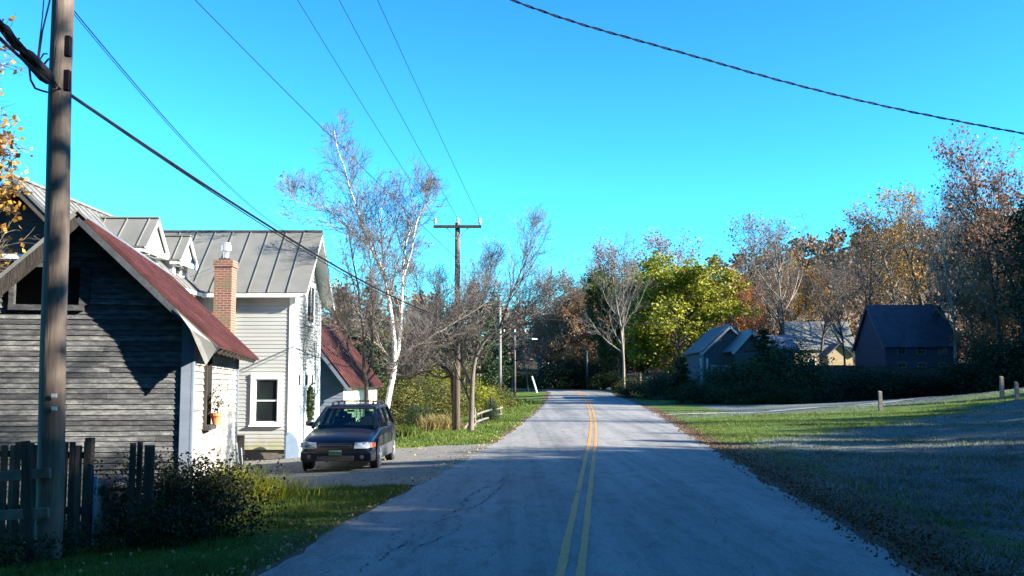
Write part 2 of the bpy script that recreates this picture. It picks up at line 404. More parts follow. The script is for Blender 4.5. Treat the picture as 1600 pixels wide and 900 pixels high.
# hairline cracks: thin contour of a stretched cell pattern, only where a broad noise says so
mp = N.new('ShaderNodeMapping'); mp.inputs['Scale'].default_value = (1, .45, 1); L.new(tc.outputs['Object'], mp.inputs[0])
dn = N.new('ShaderNodeTexNoise'); dn.inputs['Scale'].default_value = 3; dn.inputs['Detail'].default_value = 6; L.new(mp.outputs[0], dn.inputs[0])
vm = N.new('ShaderNodeVectorMath'); vm.operation = 'MULTIPLY_ADD'; vm.inputs[1].default_value = (.5,.5,.5); L.new(dn.outputs['Color'], vm.inputs[0]); L.new(mp.outputs[0], vm.inputs[2])
vo = N.new('ShaderNodeTexVoronoi'); vo.feature = 'DISTANCE_TO_EDGE'; vo.inputs['Scale'].default_value = .85; L.new(vm.outputs[0], vo.inputs['Vector'])
cr = ramp(vo.outputs[0], [(.0,(.45,.45,.45)),(.012,(1,1,1))])
msk = ramp(noise(.4, 2), [(.52,(0,0,0)),(.6,(1,1,1))])
mul3 = N.new('ShaderNodeMix'); mul3.data_type = 'RGBA'; mul3.blend_type = 'MULTIPLY'; L.new(msk, mul3.inputs[0]); L.new(mul2.outputs[2], mul3.inputs[6]); L.new(cr, mul3.inputs[7])
L.new(mul3.outputs[2], b.inputs['Base Color'])
bp = N.new('ShaderNodeBump'); bp.inputs['Strength'].default_value = .35; bp.inputs['Distance'].default_value = .01; L.new(fine, bp.inputs['Height']); L.new(bp.outputs[0], b.inputs['Normal'])
road = ribbon('road', -HW, HW, rm, .02, jag=.06, seed=3, sub=.4, cross=10); tag(road, kind='structure')

ym = mat('yellow_road_paint', [(.30,(.24,.17,.10)),(.42,(.42,.18,.02)),(.7,(.56,.235,.022))], 9, .6, .2, detail=8)
def worn(v, rg): return (rg.random(len(v)) < .012)
for o_ in (-.31, -.11):
    ln = ribbon('painted_line', o_-.0, o_+.09, ym, .026, jag=.004, seed=int(100+o_*100), sub=.25, parent=road, skip=worn); ln['kind'] = 'structure'
ckm = mat('crack_filler', (.035,.035,.04), 8, .9)
def crack(points, w0, seed):
    rg = random.Random(seed); mb = MB(); pts = []
    for (x0, y0), (x1, y1) in zip(points[:-1], points[1:]):
        n = int(math.hypot(x1-x0, y1-y0)/.07)
        for k in range(n): pts.append((x0+(x1-x0)*k/n, y0+(y1-y0)*k/n))
    off = 0; prev = None
    for x, y in pts:
        off = off*.9 + rg.gauss(0, .028); w_ = max(.0, rg.gauss(w0*.5, w0*.6))
        z = float(road_z(np.array(y))) + .0372 - .0022*(x+off-(-.155+.0875*y))**2
        cur = ((x+off-w_/2, y, z), (x+off+w_/2, y, z))
        if prev: mb.quad(prev[0], prev[1], cur[1], cur[0])
        prev = cur
    return mb
allc = MB()
def gp(px, py):  # point of the flat road seen at a photo pixel
    d = P(px, py, 10) - Vector((0,0,EYE)); t_ = -EYE/d.z; return (d.x*t_, 10*t_)
for k, (pp, w_) in enumerate([([(560,898),(610,865),(650,838),(690,812),(712,795),(760,765),(800,743)], .028), ([(640,868),(700,835),(735,800),(770,772),(792,752)], .022),
                  ([(600,880),(625,850),(668,815)], .014), ([(690,690),(745,680)], .012), ([(1180,905),(1110,815),(1060,760),(1020,715)], .010), ([(1040,660),(1010,642)], .014),
                  ([(905,760),(912,700),(915,660)], .012), ([(745,895),(800,850),(850,830)], .010), ([(1190,850),(1230,820)], .008), ([(1010,880),(1060,820),(1040,780)], .008)]):
    c_ = crack([gp(*q) for q in pp], w_, k)
    n0 = len(allc.v); allc.v += c_.v; allc.f += [tuple(n0+i for i in f) for f in c_.f]
ck = allc.build('pavement_cracks', ckm, road); ck['kind'] = 'structure'

# gravel drive beside the house
dm = mat('gravel_drive', [(.28,(.068,.058,.047)),(.5,(0.124,0.115,0.102)),(.75,(0.198,0.186,0.167))], 9, .95, .7, bscale=40, detail=9)
def sheet(name, inside, x0, x1, y0, y1, st, m, dz):
    X_, Y_ = np.meshgrid(np.arange(x0, x1+st, st), np.arange(y0, y1+st, st)); Z_ = gz(X_, Y_)+dz
    k = X_.shape[1]; n_ = X_.shape[0]; i_, j_ = np.meshgrid(np.arange(k-1), np.arange(n_-1)); a_ = (j_*k+i_).ravel()
    F_ = np.column_stack([a_, a_+1, a_+k+1, a_+k]); cxx = X_.ravel()[a_]+st/2; cyy = Y_.ravel()[a_]+st/2
    F_ = F_[inside(cxx, cyy)]
    o = fast_mesh(name, np.column_stack([X_.ravel(), Y_.ravel(), Z_.ravel()]), F_, mat=m); return tag(o, kind='structure')
def in_drive(x, y):
    d_, s_, _ = road_dist(x, y); n_ = .35*np.sin(x*2.1)+.2*np.sin(x*5.3+1)+.15*np.sin(y*4.1)
    edge = -.155+.0875*y-HW
    near = 19.0 + (edge-x)*.22 + n_*.6; far = 32.3 + n_*.5 - (edge-x)*.05
    return (s_ < 0) & (d_ > HW-.25) & (y > near) & (y < far) & (x > -9)
sheet('driveway', in_drive, -9.2, 1, 17, 34, .14, dm, .012)
def in_sunlit_strip(x, y):
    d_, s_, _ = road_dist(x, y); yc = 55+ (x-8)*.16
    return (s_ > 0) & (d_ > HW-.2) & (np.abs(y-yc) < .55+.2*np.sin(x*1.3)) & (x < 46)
sheet('sunlit_frost_strip', in_sunlit_strip, 5, 46, 50, 64, .35, mat('pale_sunlit_frost', [(.3,(.16,.15,.13)),(.7,(.30,.28,.25))], 3, .95, .4), .03)  # pale strip: sunlight on the frosty field, put into the ground colour

# ------------------------------------------------------------------ trees
class Tree:
    def __init__(s, seed): s.rg = random.Random(seed); s.br = []; s.tips = []
    def vec(s): 
        r = s.rg; return Vector((r.gauss(0,1), r.gauss(0,1), r.gauss(0,1)))
    def line(s, p, d, L_, r, lv, sp):
        n = sp['seg'][lv]; pts = [p.copy()]; st = L_/n; d = d.normalized()
        for i in range(n):
            d = (d + s.vec()*sp['wob'][lv] + Vector((0,0,sp['up'][lv]))).normalized(); p = p + d*st; pts.append(p.copy())
        e = sp.get('end', .25) if lv else sp.get('end0', .2)
        rad = [r*(1-(1-e)*(i/n)**.85) for i in range(n+1)]
        s.poly(pts, rad, lv, sp)
    def poly(s, pts, rad, lv, sp, t0=None):
        s.br.append((pts, rad, lv))
        L_ = sum((pts[i+1]-pts[i]).length for i in range(len(pts)-1))
        if lv+1 >= len(sp['num']): s.tips.append((pts, L_)); return
        k = sp['num'][lv+1]; k = int(k*s.rg.uniform(.8, 1.2)+.5)
        if lv == 0 and 'k0' in sp: k = sp['k0']
        ta = sp['t0'][lv+1] if t0 is None else t0
        for i in range(k):
            t_ = ta + (1-ta)*((i+s.rg.random())/k); x = t_*(len(pts)-1); j = min(int(x), len(pts)-2); f_ = x-j
            q = pts[j].lerp(pts[j+1], f_); d = (pts[j+1]-pts[j]).normalized(); rr = rad[j]*(1-f_)+rad[j+1]*f_
            ax = d.cross(s.vec()).normalized(); an = R(sp['ang'][lv+1]*s.rg.uniform(.75, 1.25))
            c = d*math.cos(an)+ax*math.sin(an)
            if lv >= 1 and c.z < -.15: c.z *= .3
            u = (t_-ta)/(1-ta+1e-6)
            Lc = sp['len'][lv+1]*s.rg.uniform(.7, 1.2)
            if lv == 0: Lc *= sp['shape'](u)
            else: Lc = min(Lc, L_*.9)*(1-.35*u)
            rc = max(min(rr*.75, sp['rad'][lv+1]*(Lc/sp['len'][lv+1])**.8), sp['rmin'])
            s.line(q, c, Lc, rc, lv+1, sp)
    def wood(s, lo=0, hi=9):
        mb = MB(); 
        for pts, rad, lv in s.br:
            if lo <= lv <= hi: mb.tube(pts, rad, (9,6,4,3,3,3)[lv], cap=False)
        return mb
    def leaves(s, per, size, spread, seed=0, keep=1.0, drop=None, flat=.0):
        rg = np.random.default_rng(seed); cs = []; rn = []
        for pts, L_ in s.tips:
            if s.rg.random() > keep: continue
            base = s.rg.random()
            n = max(1, int(per*s.rg.uniform(.5, 1.5)))
            for _ in range(n):
                x = s.rg.uniform(.15, 1)*(len(pts)-1); j = min(int(x), len(pts)-2); q = pts[j].lerp(pts[j+1], x-j)
                cs.append((q.x, q.y, q.z)); rn.append(base)
        cs = np.array(cs); rn = np.array(rn)
        if drop is not None: k_ = drop(cs, rg); cs = cs[k_]; rn = rn[k_]
        cs = cs + rg.normal(size=cs.shape)*spread
        return leafquads(cs, size, rg, flat, base=rn)
def leafquads(cs, size, rg, flat=0., base=None, aspect=.7):
    n = len(cs); a_ = rg.normal(size=(n,3)); a_[:,2] *= (1-flat); a_ /= np.linalg.norm(a_, axis=1)[:,None]
    c_ = rg.normal(size=(n,3)); b_ = np.cross(a_, c_); b_ /= np.linalg.norm(b_, axis=1)[:,None]
    s_ = (size*rg.uniform(.55, 1.35, size=n))[:,None]; a_ = a_*s_*.5; b_ = b_*s_*.5*aspect
    nrm = np.cross(a_, b_); nrm /= (np.linalg.norm(nrm, axis=1)[:,None]+1e-9)
    bend = nrm*s_*.12
    V_ = np.stack([cs-a_, cs-b_+bend, cs+a_, cs+b_+bend], 1).reshape(-1,3); F_ = np.arange(4*n).reshape(n,4)
    r = rg.random(n)
    if base is not None: r = .55*r+.45*base
    return V_, F_, r

round_ = lambda u: .55+.75*math.sin(math.pi*min(1, .15+u*.85))
vase = lambda u: .9-.25*u
SP = {
 'bare': dict(num=(1,15,8,6,4), k0=15, seg=(9,6,4,3,2), wob=(.05,.10,.16,.2,.2), up=(.02,.10,.07,.05,.03), ang=(0,42,38,38,36), len=(0,5.2,2.3,1.15,.6), rad=(0,.085,.035,.016,.011), t0=(0,.28,.2,.15,.1), rmin=.010, shape=round_),
 'full': dict(num=(1,26,9,6), k0=26, seg=(8,5,4,2), wob=(.04,.10,.16,.2), up=(.02,.05,.03,.0), ang=(0,62,45,42), len=(0,5.4,2.5,1.3), rad=(0,.10,.04,.018), t0=(0,.14,.2,.15), rmin=.012, shape=lambda u: .62+.62*math.sin(math.pi*min(1,.2+u*.72))),
 'slim': dict(num=(1,20,8,5), k0=20, seg=(9,5,3,2), wob=(.04,.10,.16,.2), up=(.01,.12,.08,.04), ang=(0,42,38,38), len=(0,3.6,1.8,.9), rad=(0,.07,.03,.014), t0=(0,.3,.2,.15), rmin=.011, shape=round_),
}
PROTO = {}
def make_proto(key, spec, H, r0, seed, leaf=None, per=0, size=.2, spread=.15, keep=1., bark='bark', twig=None, dirv=(.03,.02,1)):
    T = Tree(seed); T.line(Vector((0,0,-.3)), Vector(dirv), H*.93, r0, 0, SP[spec])
    e = empty('tree_'+key, (0,0,-500))
    T.wood(0, 1).build('trunk', M[bark], e, local=True, smooth=True)
    T.wood(2, 9).build('branches', M[twig or bark], e, local=True)
    if per:
        V_, F_, r_ = T.leaves(per, size, spread, seed, keep); fast_mesh('crown', V_, F_, r_, M[leaf], e)
    zmax = max(p.z for b_ in T.br for p in b_[0])
    PROTO[key] = (e, zmax)
make_proto('bare1', 'bare', 14, .20, 11, bark='bark_pale', twig='twig')
make_proto('bare2', 'bare', 14, .22, 27, leaf='beige', per=.25, size=.16, keep=.25, bark='bark', twig='twig', dirv=(-.04,.03,1))
make_proto('sparse1', 'slim', 14, .17, 31, leaf='russet', per=6, size=.19, spread=.25, keep=.6, bark='bark_pale')
make_proto('sparse2', 'slim', 14, .17, 45, leaf='beige', per=5, size=.19, spread=.25, keep=.55, bark='bark')
make_proto('full1', 'full', 13, .24, 52, leaf='green', per=24, size=.30, spread=.28, bark='bark')
make_proto('full2', 'full', 13, .24, 66, leaf='olive', per=13, size=.27, spread=.28, keep=.9, bark='bark_dark')
def make_conifer(key, H, Rb, seed, n=26, leafkey='pine', dens=1.0, pine=True):
    rg = random.Random(seed); e = empty('tree_'+key, (0,0,-500)); mb = MB(); mb.tube([(0,0,-.3),(.05,0,H*.5),(0,.05,H)], [H*.016, H*.010, .02], 8)
    cs = []
    for i in range(n):
        u = (i+.5)/n; z = H*(.10+.88*u); Rr = Rb*(1-u)**.75*rg.uniform(.75, 1.15)+.15
        for k in range(7 if u < .8 else 5):
            a_ = rg.uniform(0, 2*math.pi); L_ = Rr*rg.uniform(.6, 1.1); up_ = rg.uniform(-.05, .3) if pine else rg.uniform(-.35, .0)
            q = [Vector((0,0,z)), Vector((math.cos(a_)*L_*.5, math.sin(a_)*L_*.5, z+up_*L_*.35)), Vector((math.cos(a_)*L_, math.sin(a_)*L_, z+up_*L_))]
            mb.tube(q, [.035, .02, .008], 3, cap=False)
            m_ = int((10+L_*22)*dens)
            for _ in range(m_):
                f_ = rg.uniform(.15, 1.02)**.8; p = q[0].lerp(q[2], f_); p.z += up_*L_*.1
                cs.append((p.x+rg.gauss(0,.13*(1+L_*.35)), p.y+rg.gauss(0,.13*(1+L_*.35)), p.z+rg.gauss(0,.07)))
    mb.build('trunk', M['bark_dark'], e, local=True, smooth=True)
    V_, F_, r_ = leafquads(np.array(cs), .30, np.random.default_rng(seed), .35, aspect=.45); fast_mesh('crown', V_, F_, r_, M[leafkey], e)
    PROTO[key] = (e, H)
make_conifer('pine', 13, 3.0, 5)
make_conifer('spruce', 12, 2.6, 8, n=34, leafkey='dark', pine=False, dens=1.2)
def make_shrub(key, seed, leafkey, size=.11, n=5200, H=2.0, W=1.2, stems=9):
    rg = np.random.default_rng(seed); rr = random.Random(seed); e = empty('shrub_'+key, (0,0,-500)); mb = MB()
    for i in range(stems):
        a_ = rr.uniform(0, 6.28); r_ = rr.uniform(.3, .85)*W
        mb.tube([(rr.gauss(0,.08), rr.gauss(0,.08), -.1), (math.cos(a_)*r_*.5, math.sin(a_)*r_*.5, H*.45), (math.cos(a_)*r_, math.sin(a_)*r_, H*rr.uniform(.7,.95))], [.03,.018,.006], 4, cap=False)
    mb.build('stem', M['bark_dark'], e, local=True)
    # leaf clumps over and through an uneven dome
    k = 90; cl = []
    for _ in range(k):
        a_ = rr.uniform(0, 6.28); ph = math.acos(rr.uniform(-.15, 1)); r_ = rr.uniform(.55, 1.06)
        cl.append((math.cos(a_)*math.sin(ph)*W*r_, math.sin(a_)*math.sin(ph)*W*r_, max(.12, .12*H+math.cos(ph)*H*.85*r_)))
    cl = np.array(cl); ix = rg.integers(0, k, n); base = rg.random(k)[ix]
    cs = cl[ix]+rg.normal(size=(n,3))*np.array([.17*W, .17*W, .12*H]); cs[:,2] = np.maximum(cs[:,2], .03)
    V_, F_, r_ = leafquads(cs, size, rg, .2, base=base); fast_mesh('foliage', V_, F_, r_, M[leafkey], e)
    PROTO[key] = (e, H)
make_shrub('shrub1', 3, 'dark', size=.072, n=11000); make_shrub('shrub2', 9, 'olive', size=.09, n=8000, W=1.35)

USED = set()
def plant(key, px, Y, top, label, cat='tree', group=None, leaf=None, wx=1.0, bark=None, X=None, height=None, name=None, rz=None):
    src, H0 = PROTO[key]; x = X if X is not None else (px-800)/1600*Y
    z = gzf(x, Y); h = height if height else (P(px, top, Y).z - z)
    s = h/H0; rz = (hash((px, Y)) % 628)/100 if rz is None else rz
    if key not in USED:
        o = src; USED.add(key); o.location = (x, Y, z); o.rotation_euler = (0,0,rz); o.scale = (s*wx, s*wx, s)
    else: o = copy_thing(src, (x, Y, z), rz, (s*wx, s*wx, s))
    o.name = name or ('tree' if cat == 'tree' else cat)
    tag(o, label, cat, group)
    for ch in o.children:
        own = ch.data.materials[0]; nm = ch.name.split('.')[0]; ch.material_slots[0].link = 'OBJECT'
        ch.material_slots[0].material = M[leaf] if leaf and nm in ('crown', 'foliage') else own
        if bark and nm == 'trunk': ch.material_slots[0].material = M[bark]
    return o
G1 = 'trees beyond the right side of the road'; G2 = 'trees in the hollow left of the road'; G3 = 'bushes on the right'; G4 = 'bushes on the left'
RIGHT = [
 ('bare1', 975, 104, 352, 'pale grey bare tree with forked trunk, left in front of the green maple', dict(wx=.8, name='bare_tree')),
 ('full1', 1062, 118, 392, 'big round yellow-green maple, the greenest crown right of the road', dict(wx=1.30, name='maple_tree')),
 ('full1', 968, 128, 412, 'dark green round tree half behind the forked grey tree', dict(wx=.85, name='maple_tree', leaf='midgreen')),
 ('sparse1', 1000, 150, 368, 'thin russet tree rising above the left shoulder of the green maple', dict(name='russet_tree')),
 ('sparse1', 1080, 155, 350, 'thin russet tree rising straight above the top of the green maple', dict(name='russet_tree')),
 ('sparse2', 1150, 148, 328, 'tall pale beige tree just right of the green maple', dict(name='beige_tree', wx=1.1)),
 ('full2', 1150, 138, 415, 'orange-brown tree low behind the right side of the green maple', dict(name='orange_tree', leaf='orange', wx=.8)),
 ('bare1', 1222, 126, 334, 'wide bare grey tree standing left of the sunlit barn roof', dict(name='bare_tree', wx=1.15)),
 ('bare2', 1282, 150, 372, 'bare tree rising behind the left end of the sunlit barn', dict(name='bare_tree')),
 ('bare2', 1318, 112, 400, 'bare dark-stemmed tree in front of the sunlit barn roof', dict(name='bare_tree', bark='bark_dark', wx=.8)),
 ('bare2', 1352, 140, 330, 'bare tree at the left corner of the dark blue house', dict(name='bare_tree')),
 ('sparse1', 1382, 150, 345, 'russet tree behind the left end of the dark blue house roof', dict(name='russet_tree')),
 ('sparse1', 1412, 136, 312, 'golden thin-leaved tree behind the middle of the dark blue house', dict(name='golden_tree', leaf='gold')),
 ('sparse2', 1452, 138, 280, 'tall golden tree behind the right half of the dark blue house', dict(name='golden_tree', leaf='gold', wx=1.1)),
 ('bare1', 1492, 112, 275, 'tall pale bare tree at the right corner of the dark blue house', dict(name='bare_tree', wx=.75)),
 ('bare2', 1522, 118, 282, 'bare tree second right of the dark blue house', dict(name='bare_tree', wx=.8)),
 ('sparse1', 1566, 88, 206, 'tallest tree at the right, dark trunk with thin russet leaves', dict(name='russet_tree', bark='bark_dark', wx=.9)),
 ('sparse2', 1606, 84, 236, 'dark tree cut by the right edge of the photo', dict(name='russet_tree', bark='bark_dark', leaf='russet')),
 ('full2', 1545, 104, 420, 'dark brown leafy tree below the tallest right tree', dict(name='brown_tree', leaf='brown', wx=.8)),
 ('full2', 1588, 98, 395, 'brown leafy tree low at the right edge', dict(name='brown_tree', leaf='brown', wx=.8)),
 ('sparse1', 908, 156, 408, 'rounded brown tree where the road bends, nearest the road', dict(name='russet_tree', leaf='brown', wx=1.3)),
 ('bare1', 935, 165, 385, 'faint bare tree rising behind the brown trees over the road bend', dict(name='bare_tree')),
 ('full2', 935, 150, 432, 'brown-olive tree over the dark hedge at the road bend', dict(name='brown_tree', leaf='brown', wx=.8)),
 ('full2', 916, 146, 420, 'brown tree left behind the faint bare tree over the road bend', dict(name='brown_tree', leaf='brown', wx=.8)),
 ('full2', 950, 152, 412, 'brown tree behind the dark green round tree', dict(name='brown_tree', leaf='russet', wx=.8)),
 ('sparse1', 886, 150, 434, 'thin brown tree at the left end of the right-hand tree line', dict(name='brown_tree', leaf='brown', wx=1.3)),
 ('full2', 896, 162, 442, 'golden-brown tree over the left part of the dark hedge', dict(name='golden_tree', leaf='gold', wx=.75)),
 ('full2', 866, 172, 462, 'brown tree at the far left end of the right-hand tree line', dict(name='brown_tree', leaf='brown', wx=.9)),
 ('full2', 962, 158, 398, 'russet-brown tree rising left behind the forked grey tree', dict(name='brown_tree', leaf='russet', wx=.75)),
 ('full2', 1188, 165, 392, 'brown leafy tree right behind the tall pale beige tree', dict(name='brown_tree', leaf='brown', wx=.8)),
 ('full2', 1262, 178, 388, 'golden-brown leafy tree right of the wide bare tree', dict(name='golden_tree', leaf='gold', wx=.8)),
 ('full2', 884, 152, 492, 'small orange-leaved tree above the left end of the dark hedge', dict(name='orange_tree', leaf='orange', wx=.75)),
 ('full2', 1010, 138, 470, 'olive and russet understorey tree right of the forked grey tree', dict(name='brown_tree', leaf='russet', wx=.9)),
 ('full2', 1105, 128, 478, 'olive tree filling below the right part of the green maple', dict(name='olive_tree', wx=.8)),
 ('sparse1', 1188, 128, 440, 'orange-brown sapling behind the white gabled house', dict(name='orange_tree', leaf='orange')),
 ('sparse1', 1250, 172, 420, 'small golden-brown tree above the barn roof, left', dict(name='golden_tree', leaf='gold', wx=1.2)),
 ('sparse2', 1300, 175, 410, 'small brown tree above the barn roof, middle', dict(name='brown_tree', leaf='brown', wx=1.3)),
 ('sparse1', 1335, 170, 402, 'small russet tree above the barn roof, right end', dict(name='russet_tree', wx=1.2)),
 ('bare1', 1205, 160, 388, 'bare tree between the beige tree and the wide bare tree', dict(name='bare_tree')),
 ('sparse2', 1475, 158, 330, 'brown tree behind the golden pair right of the blue house roof', dict(name='brown_tree', leaf='brown', wx=1.2)),
 ('bare2', 1432, 150, 325, 'bare tree between the two golden trees', dict(name='bare_tree')),
 ('bare2', 1540, 130, 300, 'bare tree between the tallest right tree and the blue house', dict(name='bare_tree')),
]
for key, px, Y, top, lab, kw in RIGHT: plant(key, px, Y, top, lab, group=G1, **kw)
LEFT = [
 ('pine', 577, 78, 428, 'dark green pine right of the white house, between bare branches', dict(name='pine_tree')),
 ('pine', 545, 96, 478, 'lower dark pine just right of the white house gable', dict(name='pine_tree', wx=1.2)),
 ('pine', 612, 100, 480, 'dark pine behind the white birch trunk', dict(name='pine_tree', wx=1.3)),
 ('pine', 682, 95, 455, 'dark pine left of the tall crossarm pole', dict(name='pine_tree', wx=1.2)),
 ('pine', 740, 96, 440, 'dark pine right of the tall crossarm pole', dict(name='pine_tree', wx=1.3)),
 ('pine', 772, 118, 452, 'farther dark pine left of the pale middle pole', dict(name='pine_tree', wx=1.2)),
 ('full2', 640, 92, 492, 'brown-olive tree between birch and tall pole', dict(name='olive_tree', wx=1.1)),
 ('full2', 585, 92, 500, 'brown tree behind the far red roof', dict(name='brown_tree', leaf='brown', wx=1.1)),
 ('full2', 706, 108, 488, 'brown tree directly behind the tall crossarm pole', dict(name='brown_tree', leaf='brown', wx=1.1)),
 ('sparse2', 800, 150, 470, 'brown thin-leaved tree right of the pale middle pole', dict(name='brown_tree', leaf='brown', wx=1.5)),
 ('sparse1', 838, 160, 482, 'brown thin-leaved tree left of the road bend, behind the far blue house', dict(name='brown_tree', leaf='brown', wx=1.6)),
 ('sparse1', 868, 165, 470, 'brown thin-leaved tree above the far blue house', dict(name='russet_tree', wx=1.4)),
 ('full2', 776, 164, 532, 'small red maple between the two middle poles', dict(name='red_maple', leaf='red', wx=.7)),
 ('full2', 708, 84, 556, 'low yellow-olive tree behind the rail fence brush', dict(name='olive_tree', wx=1.1)),
 ('full2', 792, 166, 556, 'low olive tree under the red maple', dict(name='olive_tree', wx=.9)),
 ('full2', 640, 62, 568, 'yellow-olive low tree behind the blue car', dict(name='olive_tree', wx=1.0)),
 ('full2', 690, 64, 572, 'yellow-green low tree behind the tall pole base', dict(name='olive_tree', wx=1.0, leaf='green')),
 ('full2', 735, 70, 585, 'olive low tree behind the rail fence', dict(name='olive_tree', wx=.9)),
 ('bare2', 660, 84, 455, 'bare tree among the dark pines left of the tall pole', dict(name='bare_tree')),
 ('bare2', 825, 120, 500, 'bare grey tree beside the street lamp pole', dict(name='bare_tree')),
]
for key, px, Y, top, lab, kw in LEFT: plant(key, px, Y, top, lab, group=G2, **kw)
BUSH = [
 ('shrub1', 872, 143, 570, 'left dome of the big dark hedge at the road bend', G3, dict(wx=1.9)),
 ('shrub1', 898, 144, 561, 'tallest middle dome of the big dark hedge at the road bend', G3, dict(wx=1.7)),
 ('shrub1', 925, 143, 566, 'right dome of the big dark hedge at the road bend', G3, dict(wx=1.8)),
 ('shrub1', 952, 138, 580, 'low dark bush between the big hedge and forked tree', G3, dict(wx=2)),
 ('shrub2', 988, 112, 592, 'low olive brush at the foot of the forked grey tree', G3, dict(wx=2.0)),
 ('shrub1', 1010, 92, 588, 'dark brush right of the forked grey tree', G3, dict(wx=2.2)),
 ('shrub1', 1040, 84, 585, 'dark brush left of the small evergreen', G3, dict(wx=1.6)),
 ('spruce', 1064, 68, 556, 'small dark evergreen left of the white gabled house', G3, dict(wx=2.0, cat='evergreen')),
 ('shrub1', 1120, 66, 572, 'dark rounded bush in front of the white gabled house', G3, dict(wx=1.1)),
 ('shrub1', 1086, 65, 600, 'low dark bush between the evergreen and house', G3, dict(wx=2.0)),
 ('spruce', 1193, 67, 512, 'tallest dark evergreen hiding the right of the white gabled house', G3, dict(wx=2.0, cat='evergreen')),
 ('shrub1', 1166, 64, 560, 'dark bush left under the tallest dark evergreen', G3, dict(wx=1.3)),
 ('shrub1', 1232, 66, 535, 'tall broad dark bush right of the tallest dark evergreen', G3, dict(wx=1.05)),
 ('shrub1', 1262, 68, 585, 'low dark bush at the right end of the dark clump', G3, dict(wx=1.7)),
 ('shrub1', 1155, 61, 598, 'low dark bush on the frosty field edge, in front of the house', G3, dict(wx=2.6)),
 ('shrub1', 1210, 61, 596, 'low dark bush on the field edge below the evergreen', G3, dict(wx=2.6)),
 ('shrub1', 1300, 76, 583, 'low dark bush on the field edge left of the dark blue house', G3, dict(wx=3.0)),
 ('shrub1', 1360, 78, 572, 'dark bush hiding the left foot of the dark blue house', G3, dict(wx=2.4)),
 ('shrub1', 1415, 80, 582, 'dark bush under the windows of the dark blue house, left', G3, dict(wx=2.8)),
 ('shrub1', 1470, 78, 580, 'dark bush under the windows of the dark blue house, right', G3, dict(wx=2.6)),
 ('shrub1', 1515, 76, 560, 'dark bush right of the dark blue house', G3, dict(wx=1.7)),
 ('shrub1', 1555, 72, 535, 'tall dark bush under the tallest right tree', G3, dict(wx=1.3)),
 ('shrub1', 1598, 70, 520, 'dark bush cut by the right edge of the photo', G3, dict(wx=1.3)),
 ('shrub1', 655, 47, 632, 'very dark round bush behind the blue car', G4, dict(wx=1.2)),
 ('shrub2', 628, 50, 600, 'olive bush right behind the roof of the blue car', G4, dict(wx=1.2)),
 ('shrub2', 672, 56, 596, 'tall yellow-olive bush left of the tall pole', G4, dict(wx=1.2)),
 ('shrub2', 700, 58, 600, 'olive bush behind the foot of the tall pole', G4, dict(wx=1.2)),
 ('shrub2', 750, 62, 600, 'green bush behind the rail fence, left half', G4, dict(wx=1.2, leaf='green')),
 ('shrub2', 772, 68, 602, 'olive bush behind the right end of the rail fence', G4, dict(wx=1.4)),
 ('shrub1', 768, 50, 622, 'dark narrow bush growing through the rail fence', G4, dict(wx=.6)),
 ('shrub2', 808, 158, 577, 'bright lime-green bush right of the street lamp pole', G4, dict(wx=1.0, leaf='lime')),
 ('shrub2', 830, 157, 580, 'bright green bush beside the leaning white post', G4, dict(wx=.9, leaf='lime')),
 ('shrub1', 742, 164, 588, 'dark bush by the far end of the left lawn', G4, dict(wx=2.0)),
 ('shrub2', 600, 54, 605, 'olive bush behind the birch foot', G4, dict(wx=1.3)),
 ('shrub1', 590, 62, 590, 'dark bush right of the cream barn wall', G4, dict(wx=1.3)),
]
for key, px, Y, top, lab, grp, kw in BUSH:
    if grp == G3 and px > 1050: Y = 70+(Y-61)*.5
    kw = dict(kw); cat = kw.pop('cat', 'bush'); plant(key, px, Y, top, lab, cat=cat, group=grp, name='evergreen_shrub' if cat == 'evergreen' else 'bush', **kw)

